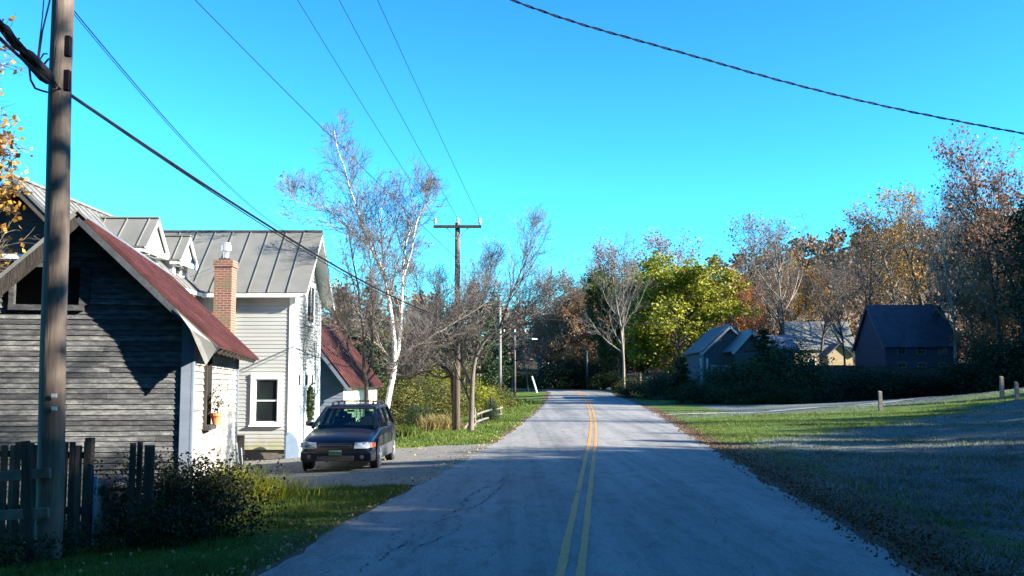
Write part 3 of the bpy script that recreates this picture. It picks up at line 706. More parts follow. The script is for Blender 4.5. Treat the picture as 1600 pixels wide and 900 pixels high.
# unseen trees: those at right cast shade, those behind camera added to block sky
k = 0
for x, y, h, key, wx in [(24,-16,12,'spruce',1.5),(27,-11,13,'full2',1.1),(23,-6,11,'spruce',1.5),(28,-3,13,'full2',1.1),(24,1,11,'spruce',1.5),(28,5,12.2,'full2',1.1),
                         (25,9.3,9.6,'spruce',1.4),(29,13,12,'full2',1.1),(26,16.5,10.6,'spruce',1.4),(30,19.5,11,'full2',1.0),(34,24.5,9.6,'spruce',1.5),(39,28.5,9.8,'full2',1.1),
                         (43,32,10.2,'spruce',1.4),(48,37,10.6,'full2',1.1),(53,42,11.5,'spruce',1.3),(22,-22,12,'full2',1.2),(30,-20,14,'spruce',1.5),
                         (20,-12,8,'full2',1.1),(21,3,8.5,'full2',1.0),(21,12,8,'full2',1.0),(49,33.5,20,'bare1',.7),(54,47,20,'bare1',.8),(60,60,23,'full2',.8),(66,66,22,'spruce',1.0),
                         (41,62,15,'spruce',1.4),(45,68,18,'spruce',1.3),(49,74,20,'spruce',1.3),(62,78,18,'full2',1.1),(60,100,20,'spruce',1.3),(64,108,21,'full2',1.0),(68,114,22,'spruce',1.3),(73,121,21,'full2',1.1),(80,128,20,'spruce',1.2)]+[(13+8*i, -24-((i*5)%7), 17, ('full2','spruce')[i%2], 1.1) for i in range(6)]+[(-12-8*i, -22-((i*5)%9), 17, ('spruce','full2')[i%2], 1.1) for i in range(6)]+[(26.5, -19+3.1*i, 14.0 if i < 8 else 12.6, 'full2', 1.3) for i in range(9)]+[(26.5, 8.9+3.1*i, (10,12.0,11.9,10.8)[i], 'full2', 1.25) for i in range(4)]+[(22.5, -17+3.3*i, 9.5, 'full2', 1.2) for i in range(10)]+[(14+3.2*i, -4-((i*7)%6)-2.5*i, 20, ('full2','spruce')[i%2], 1.3) for i in range(7)]+[(-13-3*i, -5-((i*7)%6)-2*i, 19, ('full2','spruce')[i%2], 1.3) for i in range(7)]+[(-9+4*i, -32-i%3*3, 20, 'full2', 1.3) for i in range(6)]+[(23.5+.9*(i%2), 15.5+2.6*i, 8.6, 'full2', 1.2) for i in range(2)]+[(36,29.5,8.8,'full2',1.2),(41,34,9.2,'full2',1.2),(46,38.5,9.6,'full2',1.2),(60,112,20,'full2',1.2),(63,119,21,'full2',1.2),(66,104,20,'full2',1.2),(61,124,19,'full2',1.1),(72,116,24,'full2',1.2),(38,64,13,'full2',1.1),(43,72,16,'full2',1.2),(48,66,18,'full2',1.2),(52,80,19,'full2',1.2),(57,88,19,'full2',1.2)]:
    k += 1
    plant(key, 0, y, 0, 'unseen tree, placed to shade the road and bank and to block sky light', X=x, height=h*1.17, wx=wx/1.1, leaf='dark' if key != 'bare1' else None, group='unseen trees shading road and bank and blocking sky', name='unseen_shade_tree', rz=k*1.7)

# far wooded hills: one mass
def far_woods(name, xr, yr, n, seed, cols, hmin=8, hmax=14, leafn=150, size=1.0):
    rg = np.random.default_rng(seed); X_ = rg.uniform(*xr, n); Y_ = rg.uniform(*yr, n); Z_ = gz(X_, Y_)
    cs = []; rn = []; TV = []; TF = []
    for i in range(n):
        h = rg.uniform(hmin, hmax); w_ = h*rg.uniform(.22, .34); tone = rg.random(); k_ = int(leafn*rg.uniform(.5, 1.2))
        d_ = rg.normal(size=(k_,3)); d_ /= np.linalg.norm(d_, axis=1)[:,None]; d_ *= rg.uniform(.35, 1.05, size=(k_,1))
        cs.append(np.column_stack([X_[i]+d_[:,0]*w_, Y_[i]+d_[:,1]*w_, Z_[i]+h*.62+d_[:,2]*h*.38])); rn.append(np.full(k_, tone))
        q = len(TV); b_ = .16
        TV += [(X_[i]-b_, Y_[i], Z_[i]-.5), (X_[i]+b_, Y_[i], Z_[i]-.5), (X_[i]+.04, Y_[i]+.05, Z_[i]+h*.95), (X_[i], Y_[i]+b_, Z_[i]-.5)]; TF += [(q,q+1,q+2,q+2),(q+1,q+3,q+2,q+2)]
    cs = np.vstack(cs); rn = np.concatenate(rn); V_, F_, r_ = leafquads(cs, size, rg, .1, base=rn); r_ = .3*r_+.7*rn
    o = fast_mesh(name, V_, F_, r_, cols); tag(o, kind='stuff'); return o
M['brush'] = mat('brown_olive_brush', [(.1,(.04,.035,.02)),(.4,(.075,.06,.03)),(.6,(.07,.075,.022)),(.85,(.12,.09,.045))], .08, .8, attr=.8, trans=.2)
M['wood_far'] = mat('autumn_wood', [(.1,(.055,.042,.035)),(.35,(.11,.075,.05)),(.55,(.15,.10,.07)),(.72,(.20,.10,.04)),(.85,(.07,.07,.03)),(.95,(.19,.15,.12))], .05, .8, attr=.85, trans=.2)
o = far_woods('hillside_woods', (40, 330), (300, 520), 900, 4, M['wood_far'], leafn=70, size=1.7); tag(o, 'brown autumn woods covering the far hill on the right', 'woods')
o = far_woods('distant_woods', (-190, 120), (185, 330), 520, 6, M['wood_far'], leafn=90, size=1.2); tag(o, 'distant mixed autumn woods closing the view beyond the road bend', 'woods')
o = far_woods('brown_understorey', (30, 150), (155, 215), 330, 8, M['wood_far'], hmin=5, hmax=11, leafn=130, size=.75); tag(o, 'brown woods behind the barn and blue house on the right', 'woods')
o = far_woods('roadside_brush', (8, 30), (150, 185), 60, 12, M['wood_far'], hmin=4, hmax=10, leafn=170, size=.6); tag(o, 'mixed brush under the trees past the road bend', 'brush')
o = far_woods('hollow_brush', (-62, -4), (92, 182), 170, 14, M['brush'], hmin=4, hmax=8, leafn=170, size=.55); tag(o, 'brown brush filling the hollow behind the left trees', 'brush')
o = far_woods('wooded_bank', (72, 120), (84, 150), 130, 17, M['dark'], hmin=5, hmax=13, leafn=220, size=.6); tag(o, 'dark woods closing the right edge behind the tall trees', 'woods')

# ------------------------------------------------------------------ the near bare trees, grown along the stems seen
HS = dict(num=(1,9,6,5,3), seg=(9,7,5,3,2), wob=(.05,.07,.12,.16,.18), up=(.02,.10,.08,.05,.02), ang=(0,34,36,38,38), len=(0,2.0,1.25,.7,.38), rad=(0,.030,.016,.010,.007), t0=(0,.15,.12,.12,.1), rmin=.0065, shape=lambda u: 1.05-.78*u, end0=.35)
def stem_tree(name, label, cat, Y, stems, barkkey, twigkey, seed, spec, loc_px, jit=.35, leaf=None, group=None, white_to=1):
    T = Tree(seed); rg = random.Random(seed)
    for px_pts, r0, r1, k0, t0 in stems:
        pts = []; ydrift = rg.uniform(-1, 1)*jit; n = len(px_pts)
        for i, (a_, b_) in enumerate(px_pts): pts.append(P(a_, b_, Y + ydrift*4*max(0, i-1)/n if n > 3 else Y+ydrift*i))
        # refine into a smooth line
        fine = []
        for i in range(n-1):
            p0 = pts[max(i-1,0)]; p1 = pts[i]; p2 = pts[i+1]; p3 = pts[min(i+2,n-1)]
            for u in (0, .33, .66):
                fine.append(.5*((2*p1)+(p2-p0)*u+(2*p0-5*p1+4*p2-p3)*u*u+(3*p1-p0-3*p2+p3)*u**3))
        fine.append(pts[-1]); m = len(fine); rad = [r0+(r1-r0)*(i/(m-1))**.8 for i in range(m)]
        sp = dict(spec); sp['k0'] = k0; T.poly(fine, rad, 0, sp, t0=t0)
    bx, by = loc_px; x = (bx-800)/1600*Y; root = empty(name, (x, Y, gzf(x, Y)), label, cat, group)
    thin = [b_ for b_ in T.br if b_[2] == 0 and b_[1][0] < .042]
    for b_ in thin: T.br.remove(b_); T.br.append((b_[0], b_[1], 1))
    T.wood(0, 0).build('trunk', M[barkkey], root, smooth=True)
    mb = T.wood(1, 1)
    mb.build('limbs', M[barkkey if white_to else 'bark_pale'], root, smooth=True)
    T.wood(2, 9).build('twigs', M[twigkey], root)
    if leaf:
        V_, F_, r_ = T.leaves(*leaf[1:4], seed, leaf[4]); fast_mesh('leaves', V_-np.array(root.location), F_, r_, M[leaf[0]], root)
    return root
stem_tree('birch_tree', 'leaning white-barked birch with forked trunk, bare branches, behind the car', 'birch', 34, [
    ([(597,690),(604,640),(611,602),(617,572),(616,532),(611,490),(604,447),(600,425),(586,400),(572,370),(562,340),(553,312),(545,290),(538,262),(528,235),(522,205)], .105, .012, 15, .34),
    ([(616,575),(622,549),(626,512),(628,475),(629,442),(631,405),(636,375),(645,350)], .075, .015, 10, .25),
    ([(601,428),(598,400),(596,375),(594,345),(598,315)], .045, .010, 8, .15),
    ([(631,430),(642,395),(650,350),(660,328),(672,312)], .045, .010, 8, .15),
    ([(582,385),(560,372),(537,350),(515,330),(490,320),(463,316)], .030, .008, 8, .1),
    ([(612,565),(600,548),(585,535),(574,528)], .035, .012, 6, .3),
    ([(612,498),(605,482),(592,508)], .02, .01, 3, .3),
    ([(620,562),(640,545),(660,535),(687,517),(717,500),(750,480),(765,465)], .040, .012, 14, .2),
    ], 'birch', 'twig', 12, HS, (597,690), jit=.35, white_to=0, leaf=('brown', .4, .09, .04, .02))
AP = dict(HS); AP.update(num=(1,9,6,4,3), len=(0,2.0,1.2,.7,.4), rad=(0,.036,.020,.012,.008), up=(.02,.12,.11,.08,.03), ang=(0,34,34,36,38))
stem_tree('apple_tree', 'wide bare spreading tree right of the tall crossarm pole, limbs arching toward road', 'tree', 41.5, [
    ([(736,672),(737,630),(738,600),(743,560),(762,527),(795,502),(815,487),(833,468),(862,452)], .13, .015, 16, .35),
    ([(782,510),(795,470),(803,450),(818,415),(832,385),(838,365)], .05, .009, 14, .1),
    ([(741,565),(750,520),(752,480),(762,440),(770,405)], .05, .009, 14, .2),
    ([(735,600),(722,570),(705,548),(685,538),(660,530),(640,524)], .06, .012, 14, .15),
    ([(762,527),(790,520),(820,502),(850,478),(878,462)], .04, .009, 12, .2),
    ([(738,640),(728,612),(718,590),(708,560)], .055, .02, 6, .3),
    ], 'bark', 'twig', 21, AP, (736,672))
stem_tree('old_apple_tree', 'dark crooked bare tree right against the tall crossarm pole, limbs reaching left', 'tree', 42.6, [
    ([(712,676),(711,640),(708,605),(706,585),(690,572),(672,556),(655,545),(632,548)], .17, .02, 11, .4),
    ([(707,592),(712,560),(700,530),(690,500),(688,470),(680,440)], .07, .01, 10, .2),
    ([(706,587),(688,590),(664,580),(645,590),(628,592)], .06, .012, 12, .2),
    ([(700,540),(680,520),(672,490),(655,460),(650,430)], .045, .009, 9, .1),
    ([(712,560),(730,530),(738,500),(742,470),(750,430)], .045, .009, 9, .1),
    ], 'bark_dark', 'twig', 33, AP, (712,676))
stem_tree('slender_bare_tree', 'dark twin-stemmed bare tree in front of the far red roof', 'tree', 32.5, [
    ([(574,690),(573,640),(572,600),(568,570),(569,530),(562,480),(560,450),(551,405),(545,360)], .10, .012, 11, .4),
    ([(571,590),(580,570),(582,535),(581,480),(580,430),(576,390)], .06, .010, 8, .25),
    ([(570,585),(555,575),(545,545),(540,510),(528,480)], .04, .010, 10, .2),
    ([(572,600),(590,580),(612,574),(640,560)], .035, .01, 8, .2),
    ], 'bark_dark', 'twig', 44, HS, (574,690))
# orange maple at the left edge: limbs hang in from outside the frame
MS = dict(HS); MS.update(num=(1,8,6,5), len=(0,1.3,.8,.45), up=(.0,.03,.0,-.03), rad=(0,.02,.010,.006))
r_ = stem_tree('orange_maple', 'orange-leaved maple hanging into the left edge beside the near pole', 'maple', 16.5, [
    ([(-254,830),(-249,600),(-224,420),(-174,250),(-154,60),(-144,-150)], .17, .05, 18, .2),
    ([(-214,400),(-144,330),(-94,280),(-59,270),(-29,310)], .05, .010, 18, .15),
    ([(-174,250),(-134,200),(-99,180),(-69,190),(-39,225)], .045, .008, 20, .15),
    ([(-164,140),(-134,90),(-109,80),(-84,95),(-54,125)], .04, .008, 12, .15),
    ([(-224,440),(-164,400),(-114,385),(-84,400),(-59,425)], .045, .008, 15, .2),
    ([(-234,520),(-154,440),(-104,425),(-79,432),(-49,440)], .045, .008, 8, .3),
    ], 'bark', 'bark', 55, MS, (-230,830), leaf=('gold', 2.4, .10, .05, .55))

# ------------------------------------------------------------------ walls of lapped boards
def boards(mb, o, u, n, outline, z0, z1, step, holes=(), blen=(2.5,5), th=.03, lap=.012, seed=0, jit=0.0, gaps=0.0):
    """o origin, u direction along the wall, n outward normal; outline(z)->(u0,u1)"""
    rg = random.Random(seed); o = Vector(o); u = Vector(u).normalized(); n = Vector(n).normalized(); Z = Vector((0,0,1))
    z = z0
    while z < z1-1e-3:
        zt = min(z+step, z1); a0, a1 = outline(z); b0, b1 = outline(zt)
        spans = [(min(a0,b0) if a0 > b0 else a0, a1)]
        spans = [(a0, a1)]
        cuts = []
        for (h0, h1, hz0, hz1) in holes:
            if zt > hz0+1e-3 and z < hz1-1e-3: cuts.append((h0, h1))
        for h0, h1 in cuts:
            ns_ = []
            for s0, s1 in spans:
                if h1 <= s0 or h0 >= s1: ns_.append((s0, s1)); continue
                if h0 > s0: ns_.append((s0, h0))
                if h1 < s1: ns_.append((h1, s1))
            spans = ns_
        for s0, s1 in spans:
            x = s0
            while x < s1-.02:
                e = min(x+rg.uniform(*blen), s1)
                if s1-e < .4: e = s1
                j = rg.uniform(0, jit); dz = rg.uniform(-jit, jit)*.5; g = .004 if gaps else 0
                if gaps and rg.random() < gaps: j += .012; dz -= .012
                # top corners follow the outline where a board ends on it
                tx = x if x > s0+1e-6 or x != a0 else b0
                te = e if e < s1-1e-6 or e != a1 else b1
                q = [o+u*x+n*0, o+u*e, o+u*e+n*(th+lap+j), o+u*x+n*(th+lap+j)]
                t_ = [o+u*tx, o+u*te, o+u*te+n*(th+j*.5), o+u*tx+n*(th+j*.5)]
                p = [a+Z*(z+dz) for a in q]+[a+Z*(zt+dz-.002) for a in t_]
                k0 = len(mb.f)
                mb.hexa([p[3],p[2],p[1],p[0],p[7],p[6],p[5],p[4]])
                mb.r += [rg.random()]*(len(mb.f)-k0)
                x = e+g
        z = zt
def const(a, b): return lambda z: (a, b)
def gable(hw, z_eave, slope): return lambda z: (-(hw-max(0, z-z_eave)/slope), (hw-max(0, z-z_eave)/slope))
def window(parent, o, u, n, w_, h, fr=.1, depth=.08, cols=1, rows=2, m=None, sill=True, out=.06, bar=.03, pm=None):
    """frame, sash bars, pane and sill of one window; o is its lower left corner on the wall face"""
    m = m or M['trim']; o = Vector(o); u = Vector(u).normalized(); n = Vector(n).normalized(); Z = Vector((0,0,1))
    fr_ = MB()
    def bx(mb, a0, a1, z0, z1, d0, d1):
        q = []
        for z in (z0, z1):
            for (a, d) in ((a0,d0),(a1,d0),(a1,d1),(a0,d1)): q.append(o+u*a+n*d+Z*z)
        mb.hexa([q[3],q[2],q[1],q[0],q[7],q[6],q[5],q[4]])
    bx(fr_, -fr, 0, 0, h, -.02, out); bx(fr_, w_, w_+fr, 0, h, -.02, out); bx(fr_, -fr, w_+fr, h, h+fr*1.2, -.02, out+.01)
    bx(fr_, -fr, w_+fr, -fr*.6, 0, -.02, out+.003)
    f = fr_.build('window', m, parent)
    pn = MB(); bx(pn, 0, w_, 0, h, -.02, .0); pn.build('pane', pm or M['dark_glass'], f)
    sh = MB()
    for i in range(1, cols): bx(sh, w_*i/cols-bar/2, w_*i/cols+bar/2, 0, h, .0, .022)
    for j in range(1, rows): bx(sh, 0, w_, h*j/rows-bar*.7, h*j/rows+bar*.7, .0, .025)
    e = .035
    bx(sh, 0, e, 0, h, .0, .02); bx(sh, w_-e, w_, 0, h, .0, .02); bx(sh, e, w_-e, 0, e, .0, .018); bx(sh, e, w_-e, h-e, h, .0, .018)
    sh.build('sash', m, f)
    if sill:
        s_ = MB(); bx(s_, -fr-.03, w_+fr+.03, -fr*.6-.045, -fr*.6, -.02, out+.05); s_.build('sill', m, f)
    return f
def roof_slab(mb, p00, p10, p11, p01, th):
    """p00,p10 along the eave; p11,p01 along the ridge"""
    p = [Vector(q) for q in (p00, p10, p11, p01)]; n = (p[1]-p[0]).cross(p[3]-p[0]).normalized()
    if n.z < 0: n = -n
    lo = [q-n*th for q in p]
    if (p[1]-p[0]).cross(p[3]-p[0]).z > 0: mb.hexa(lo+p)
    else: mb.hexa([lo[3],lo[2],lo[1],lo[0],p[3],p[2],p[1],p[0]])
    return n
def seams(mb, p00, p10, p11, p01, spacing, hgt, wdt, first=.0):
    p = [Vector(q) for q in (p00, p10, p11, p01)]; n = (p[1]-p[0]).cross(p[3]-p[0]).normalized()
    if n.z < 0: n = -n
    L_ = (p[1]-p[0]).length; k = int(L_/spacing); x = first
    while x < L_-.01:
        f_ = x/L_; a_ = p[0].lerp(p[1], f_)+n*hgt*.5; b_ = p[3].lerp(p[2], f_)+n*hgt*.5
        mb.beam(a_, b_, wdt, hgt, up=n); x += spacing
    return

# ------------------------------------------------------------------ the near shed (local frame, turned a little)
SH_R = R(10); ca, sa = math.cos(SH_R), math.sin(SH_R)
corner = Vector((-4.69, 15.0, 0)); hw = 1.55; SL = 7.5
c0 = corner - Vector((ca, sa, 0))*hw; c0.z = -.15
shed = empty('weathered_shed', c0, 'small weathered grey shed with rusty red metal roof, behind the picket fence', 'shed', rz=SH_R)
slope = .95; ze = 2.90; zb = -.1    # wall plate height, local
apx = ze + hw*slope
win = (-.90, -.02, 3.14, 3.68)
f = MB(); boards(f, (0,0.04,0), (1,0,0), (0,-1,0), gable(hw, ze, slope), zb, apx-.12, .076, [(win[0], win[1], win[2], win[3])], (1.2,3.4), seed=4, jit=.006, gaps=.04, lap=.014)
bx_ = MB(); bx_.extrude([(-hw+.03,.075,zb),(win[0]-.01,.075,zb),(win[0]-.01,.075,ze+slope*(hw+win[0])-.1),(-hw+.03,.075,ze-.06)],(0,.015,0)); bx_.extrude([(win[1]+.01,.075,zb),(hw-.04,.075,zb),(hw-.04,.075,ze-.06),(win[1]+.01,.075,apx-.12+slope*(win[1]+.01))],(0,.015,0)); bx_.extrude([(win[0],.076,zb),(win[1],.076,zb),(win[1],.076,win[2]),(win[0],.076,win[2])],(0,.015,0)); bx_.build('light_stop_backing', M['darkwood'], shed, local=True)  # dark backing added to stop sunlight showing through the board gaps
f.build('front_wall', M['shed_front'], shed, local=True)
g = MB(); boards(g, (hw-.04,0.04,0), (0,1,0), (1,0,0), const(0, SL), zb, ze-.05, .10, [(1.62, 2.22, 1.36, 2.42)], (1.2,2.8), seed=9, jit=.006, gaps=.02, lap=.022)
g.build('side_wall', M['shed_side'], shed, local=True)
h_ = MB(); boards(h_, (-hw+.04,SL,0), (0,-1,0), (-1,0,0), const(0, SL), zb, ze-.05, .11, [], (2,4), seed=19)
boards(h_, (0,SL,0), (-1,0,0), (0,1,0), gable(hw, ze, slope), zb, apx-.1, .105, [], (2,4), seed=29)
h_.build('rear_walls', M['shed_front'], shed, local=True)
cb = MB()
cb.box((hw-.13,-.045,zb),(hw+.02,.0-.007,ze+.05)); cb.box((hw+.007,-.045,zb),(hw+.045,.13,ze+.02)); c2 = MB(); c2.box((-hw-.02,-.045,zb),(-hw+.13,-.007,ze+.05)); c2.build('corner_board', M['clap_blue_and_shadow'], shed, local=True)
c2 = MB(); c2.box((hw+.007,SL-.1,zb),(hw+.04,SL+.02,ze)); c2.build('corner_board', M['clap_blue_and_shadow'], shed, local=True)
cb.build('corner_board', M['clap_blue_and_shadow'], shed, local=True)
# hay window in the gable: dark opening with frame
wf = MB(); x0,x1,z0,z1 = win
wf.box((x0-.07,-.06,z0-.08),(x1+.07,-.0,z0)); wf.box((x0-.07,-.055,z1),(x1+.07,0,z1+.07)); wf.box((x0-.07,-.05,z0),(x0,0,z1)); wf.box((x1,-.05,z0),(x1+.14,0,z1))
wo_ = wf.build('window', M['shed_front'], shed, local=True)
dk = MB(); dk.box((x0-.1,.35,z0-.1),(x1+.1,.4,z1+.1)); dk.build('unlit_interior_sheet', M['darkwood'], wo_, local=True)  # dark sheet standing in for the unlit inside of the shed
# side window with a pot on its ledge
sw = MB(); X_ = hw+.02
for a0,a1,b0,b1 in ((1.57,1.64,1.33,2.46),(2.20,2.27,1.33,2.46),(1.57,2.27,2.42,2.50),(1.5,2.34,1.27,1.34)): sw.box((X_-.05,a0,b0),(X_+.035+(.08 if b1 < 1.4 else 0),a1,b1))
swo = sw.build('window', M['darkwood'], shed, local=True)
pn = MB(); pn.box((X_-.06,1.62,1.33),(X_-.04,2.24,2.44)); pn.build('pane', M['dark_glass'], swo, local=True)
sb = MB(); sb.box((X_-.038,1.91,1.34),(X_-.01,1.945,2.42)); sb.box((X_-.038,1.64,1.86),(X_-.014,2.2,1.89)); sb.build('sash', M['oldwood'], swo, local=True)
# roof
ov = .50; fo = .42; zt = ze - ov*slope + .06
y0_, y1_ = -fo, SL+.3
def sp_(x, y, lift=0): return (x, y, apx + .06 - abs(x)*slope + lift)
rf = MB(); EX = hw+ov-.06
roof_slab(rf, sp_(EX,y0_), sp_(EX,y1_), sp_(0,y1_), sp_(0,y0_), .022)
seams(rf, sp_(EX,y0_), sp_(EX,y1_), sp_(0,y1_), sp_(0,y0_), .2, .03, .035, .02)
roof = rf.build('roof', M['rust'], shed, local=True)
rf = MB(); roof_slab(rf, sp_(-EX-.3,y0_), sp_(-EX-.3,y1_), sp_(-.002,y1_), sp_(-.002,y0_), .022); seams(rf, sp_(-EX-.3,y0_), sp_(-EX-.3,y1_), sp_(-.03,y1_), sp_(-.03,y0_), .2, .03, .035, .02); rf.build('roof', M['galv_old'], shed, local=True)
rc = MB(); rc.beam(sp_(.07,y0_-.02,.03), sp_(.07,y1_,.03), .17, .03, up=(slope,0,1)); rc.beam(sp_(-.07,y0_-.02,.03), sp_(-.07,y1_,.03), .17, .03, up=(-slope,0,1))
rc.build('ridge_cap', M['galv'], roof, local=True)
M['rakepaint'] = mat('dark_blue_grey_paint', [(.3,(.018,.02,.026)),(.7,(.045,.05,.06))], 4, .85, .4)
for sgn, e_, m_, yy, w_, h__, dz_ in ((1,EX-.03,'rakepaint',y0_+.02,.035,.11,-.085),(-1,-EX-.27,'oldwood',y0_+.022,.035,.15,-.11),(1,hw,'oldwood',-.10,.05,.08,-.12),(-1,-hw,'oldwood',-.10,.05,.08,-.12)):
    rk = MB(); rk.beam(sp_(0,yy,dz_), sp_(e_,yy,dz_), w_, h__, up=(sgn*slope,0,1)); rk.build('rake_board', M[m_], shed, local=True)
for yy in np.arange(.25, SL, .61):
    rk = MB(); rk.beam(sp_(hw-.1,yy,-.09), sp_(EX-.03,yy,-.09), .05, .10, up=(slope,0,1)); rk.build('rafter', M['oldwood'], shed, local=True)
# loose sheet of metal hanging from the eave corner
lm = MB(); a_ = Vector(sp_(EX-.62,y0_-.03,-.05)); b_ = Vector(sp_(EX-.02,y0_-.03,-.02))
lm.extrude([a_, b_, b_+Vector((-.06,.03,-.10)), b_+Vector((-.16,.0,-.27)), a_+Vector((.22,-.04,-.30))], (0,.012,.003)); lm.build('loose_sheet', M['galv_old'], shed, local=True)
pot = empty('flower_pot', (shed.matrix_basis @ Vector((X_+.13, 2.13, 1.34))), 'small terracotta pot with a plant on the side window ledge of the near shed', 'flower pot')
pm = MB(); pm.lathe([(.055,0),(.085,.14),(.098,.14),(.098,.19),(.08,.19),(.075,.16)], k=14); pm.build('pot', mat('terracotta', (.55,.16,.06), 8, .8), pot, local=True, smooth=False)
rg = np.random.default_rng(3); cs = rg.normal(size=(90,3))*np.array([.06,.06,.13])+np.array([0,0,.36]); V_, F_, r_ = leafquads(cs, .05, rg); fast_mesh('foliage', V_, F_, r_, M['weed'], pot)

# ------------------------------------------------------------------ the white house
house = empty('farmhouse', (-9.0, 31.3, -.33), 'pale farmhouse with grey seamed metal roof, dormers and brick chimney', 'house')
# wing: front wall y=31.35, east wall x=-6.69
WY0, WY1, WX = 31.35, 35.65, -6.69; zg = -.45; WE = 4.78; rz_ridge = 6.87; ymid = 33.5; wsl = (rz_ridge-4.63)/2.5
fz = MB(); fz.box((-11.5, WY0+.02, zg-.3), (WX-.02, WY1, -.12)); fz.build('foundation', mat('stone_foundation', (.10,.09,.075), 3, .9, .5), house)
swin = Vector((P(398, 661, WY0).x, WY0-.03, P(398, 660, WY0).z)); sww = P(434, 661, WY0).x - swin.x; swh = P(434, 592, WY0).z - swin.z
f = MB(); boards(f, (0, WY0, 0), (1,0,0), (0,-1,0), const(-11.0, WX-.10), -.12, WE, .118, [(swin.x, swin.x+sww, swin.z, swin.z+swh)], (3,5), seed=5)
f.build('south_wall', M['clap_grey'], house)
og = lambda z: (WY0+max(0, z-4.62)/wsl, WY1-max(0, z-4.62)/wsl)
f = MB(); boards(f, (WX-.04, 0, 0), (0,1,0), (1,0,0), og, -.12, rz_ridge-.25, .118, [], (3,5), seed=6, lap=.022)
f.build('east_wall', M['clap_white'], house)
bk = MB(); bk.box((-11.5, WY1-.1, zg), (WX-.05, WY1, WE)); bk.build('rear_wall', M['clap_grey'], house)
cb = MB(); cb.box((WX-.12, WY0-.065, -.12), (WX+.012, WY0-.032, WE)); cb.box((WX+.005, WY0-.065, -.12), (WX+.03, WY0+.16, WE)); 
c2 = MB(); c2.box((WX+.005, WY1-.16, -.12), (WX+.03, WY1+.03, WE)); c2.build('corner_board', M['trim'], house)
cb.build('corner_board', M['trim'], house)
window(house, swin, (1,0,0), (0,-1,0), sww, swh, fr=.13, out=.05)
# east wall windows
DP = mat('dull_pane', (.02,.022,.026), 3, .6, spec=.08)
def ew(px0, px1, py0, py1, **k):
    # rectangle on the plane x = WX from the photo's two edges
    y0 = WX*1600/(px0-800); y1 = WX*1600/(px1-800); ym = (y0+y1)/2
    z1 = P((px0+px1)/2, py0, ym).z; z0 = P((px0+px1)/2, py1, ym).z
    return window(house, (WX+.034, y0, z0), (0,1,0), (1,0,0), y1-y0, z1-z0, pm=DP, **k)
ew(477.5, 488, 447, 505, fr=.10, cols=2, rows=1, out=.016)
for a_, b_ in ((464.5,469.5),(475.5,480.5),(484.8,489.5)): ew(a_, b_, 584, 604, fr=.06, cols=1, rows=1, out=.012, sill=False)
# wreath and loose tub at the foot of the corner
wr = MB(); yw = WX*1600/(484-800); zc = P(484, 630, yw).z; 
rg = np.random.default_rng(8); a_ = rg.uniform(0, 6.283, 900); rr_ = rg.normal(.40, .09, 900)
cs = np.column_stack([np.full(900, WX+.06)+rg.normal(0,.035,900), yw+np.cos(a_)*rr_*.75, zc+np.sin(a_)*rr_*1.15]); V_, F_, r_ = leafquads(cs, .09, rg); 
wrr = empty('wreath', (WX+.06, yw, zc), 'dark oval evergreen wreath hung on the white end wall of the farmhouse', 'wreath')
fast_mesh('foliage', V_-np.array(wrr.location), F_, r_, M['dark'], wrr)
ring = MB(); ring.tube([(WX+.035, yw+math.cos(t_)*.30, zc+math.sin(t_)*.46) for t_ in np.linspace(0, 6.283, 28)], .02, 5); ring.build('ring', M['bark_dark'], wrr)
# wing roof
RX0, RX1 = -13.2, -6.25
def wr_(x, y): return (x, y, rz_ridge - abs(y-ymid)*wsl)
rf = MB(); roof_slab(rf, wr_(RX0,31.0), wr_(RX1,31.0), wr_(RX1,ymid), wr_(RX0,ymid), .07); roof_slab(rf, wr_(RX0,36.0), wr_(RX1,36.0), wr_(RX1,ymid), wr_(RX0,ymid), .07)
roof = rf.build('roof', M['galv'], house)
sm_ = MB(); seams(sm_, wr_(RX1,31.0), wr_(RX0,31.0), wr_(RX0,ymid), wr_(RX1,ymid), .585, .035, .022, .60); sm_.beam(Vector(wr_(RX0,ymid))+Vector((0,0,.02)), Vector(wr_(RX1,ymid))+Vector((0,0,.02)), .14, .05)
sm_.build('seam', mat('dark_seam', (.13,.13,.125), 3, .5, metal=.3), roof)
fa = MB(); fa.box((-9.5,31.02,4.50),(RX1-.03,31.06,4.62)); fa.box((-9.5,31.0,4.49),(RX1-.03,31.36,4.505))
for s0 in ((31.0, ymid), (36.0, ymid)):
    a_ = Vector(wr_(RX1-.02, s0[0]))-Vector((0,0,.14)); b_ = Vector(wr_(RX1-.02, s0[1]))-Vector((0,0,.14)); fa.beam(a_, b_, .04, .16, up=(0,0,1))
    a_ = Vector(wr_(WX+.2, s0[0]))-Vector((0,0,.10)); b_ = Vector(wr_(WX+.2, s0[1]))-Vector((0,0,.10)); fa.beam(a_, b_, .42, .02, up=(0,0,1))
fa.build('fascia', M['trim'], house)
dp = MB(); dp.tube([(P(364,470,31.25).x, 31.2, 4.5), (P(364,500,31.25).x, 31.25, 4.2), (P(363,640,31.25).x, 31.27, -.05)], .04, 8); dp.build('downspout', mat('yellowed_white_pipe', (.55,.50,.34), 3, .5), house)
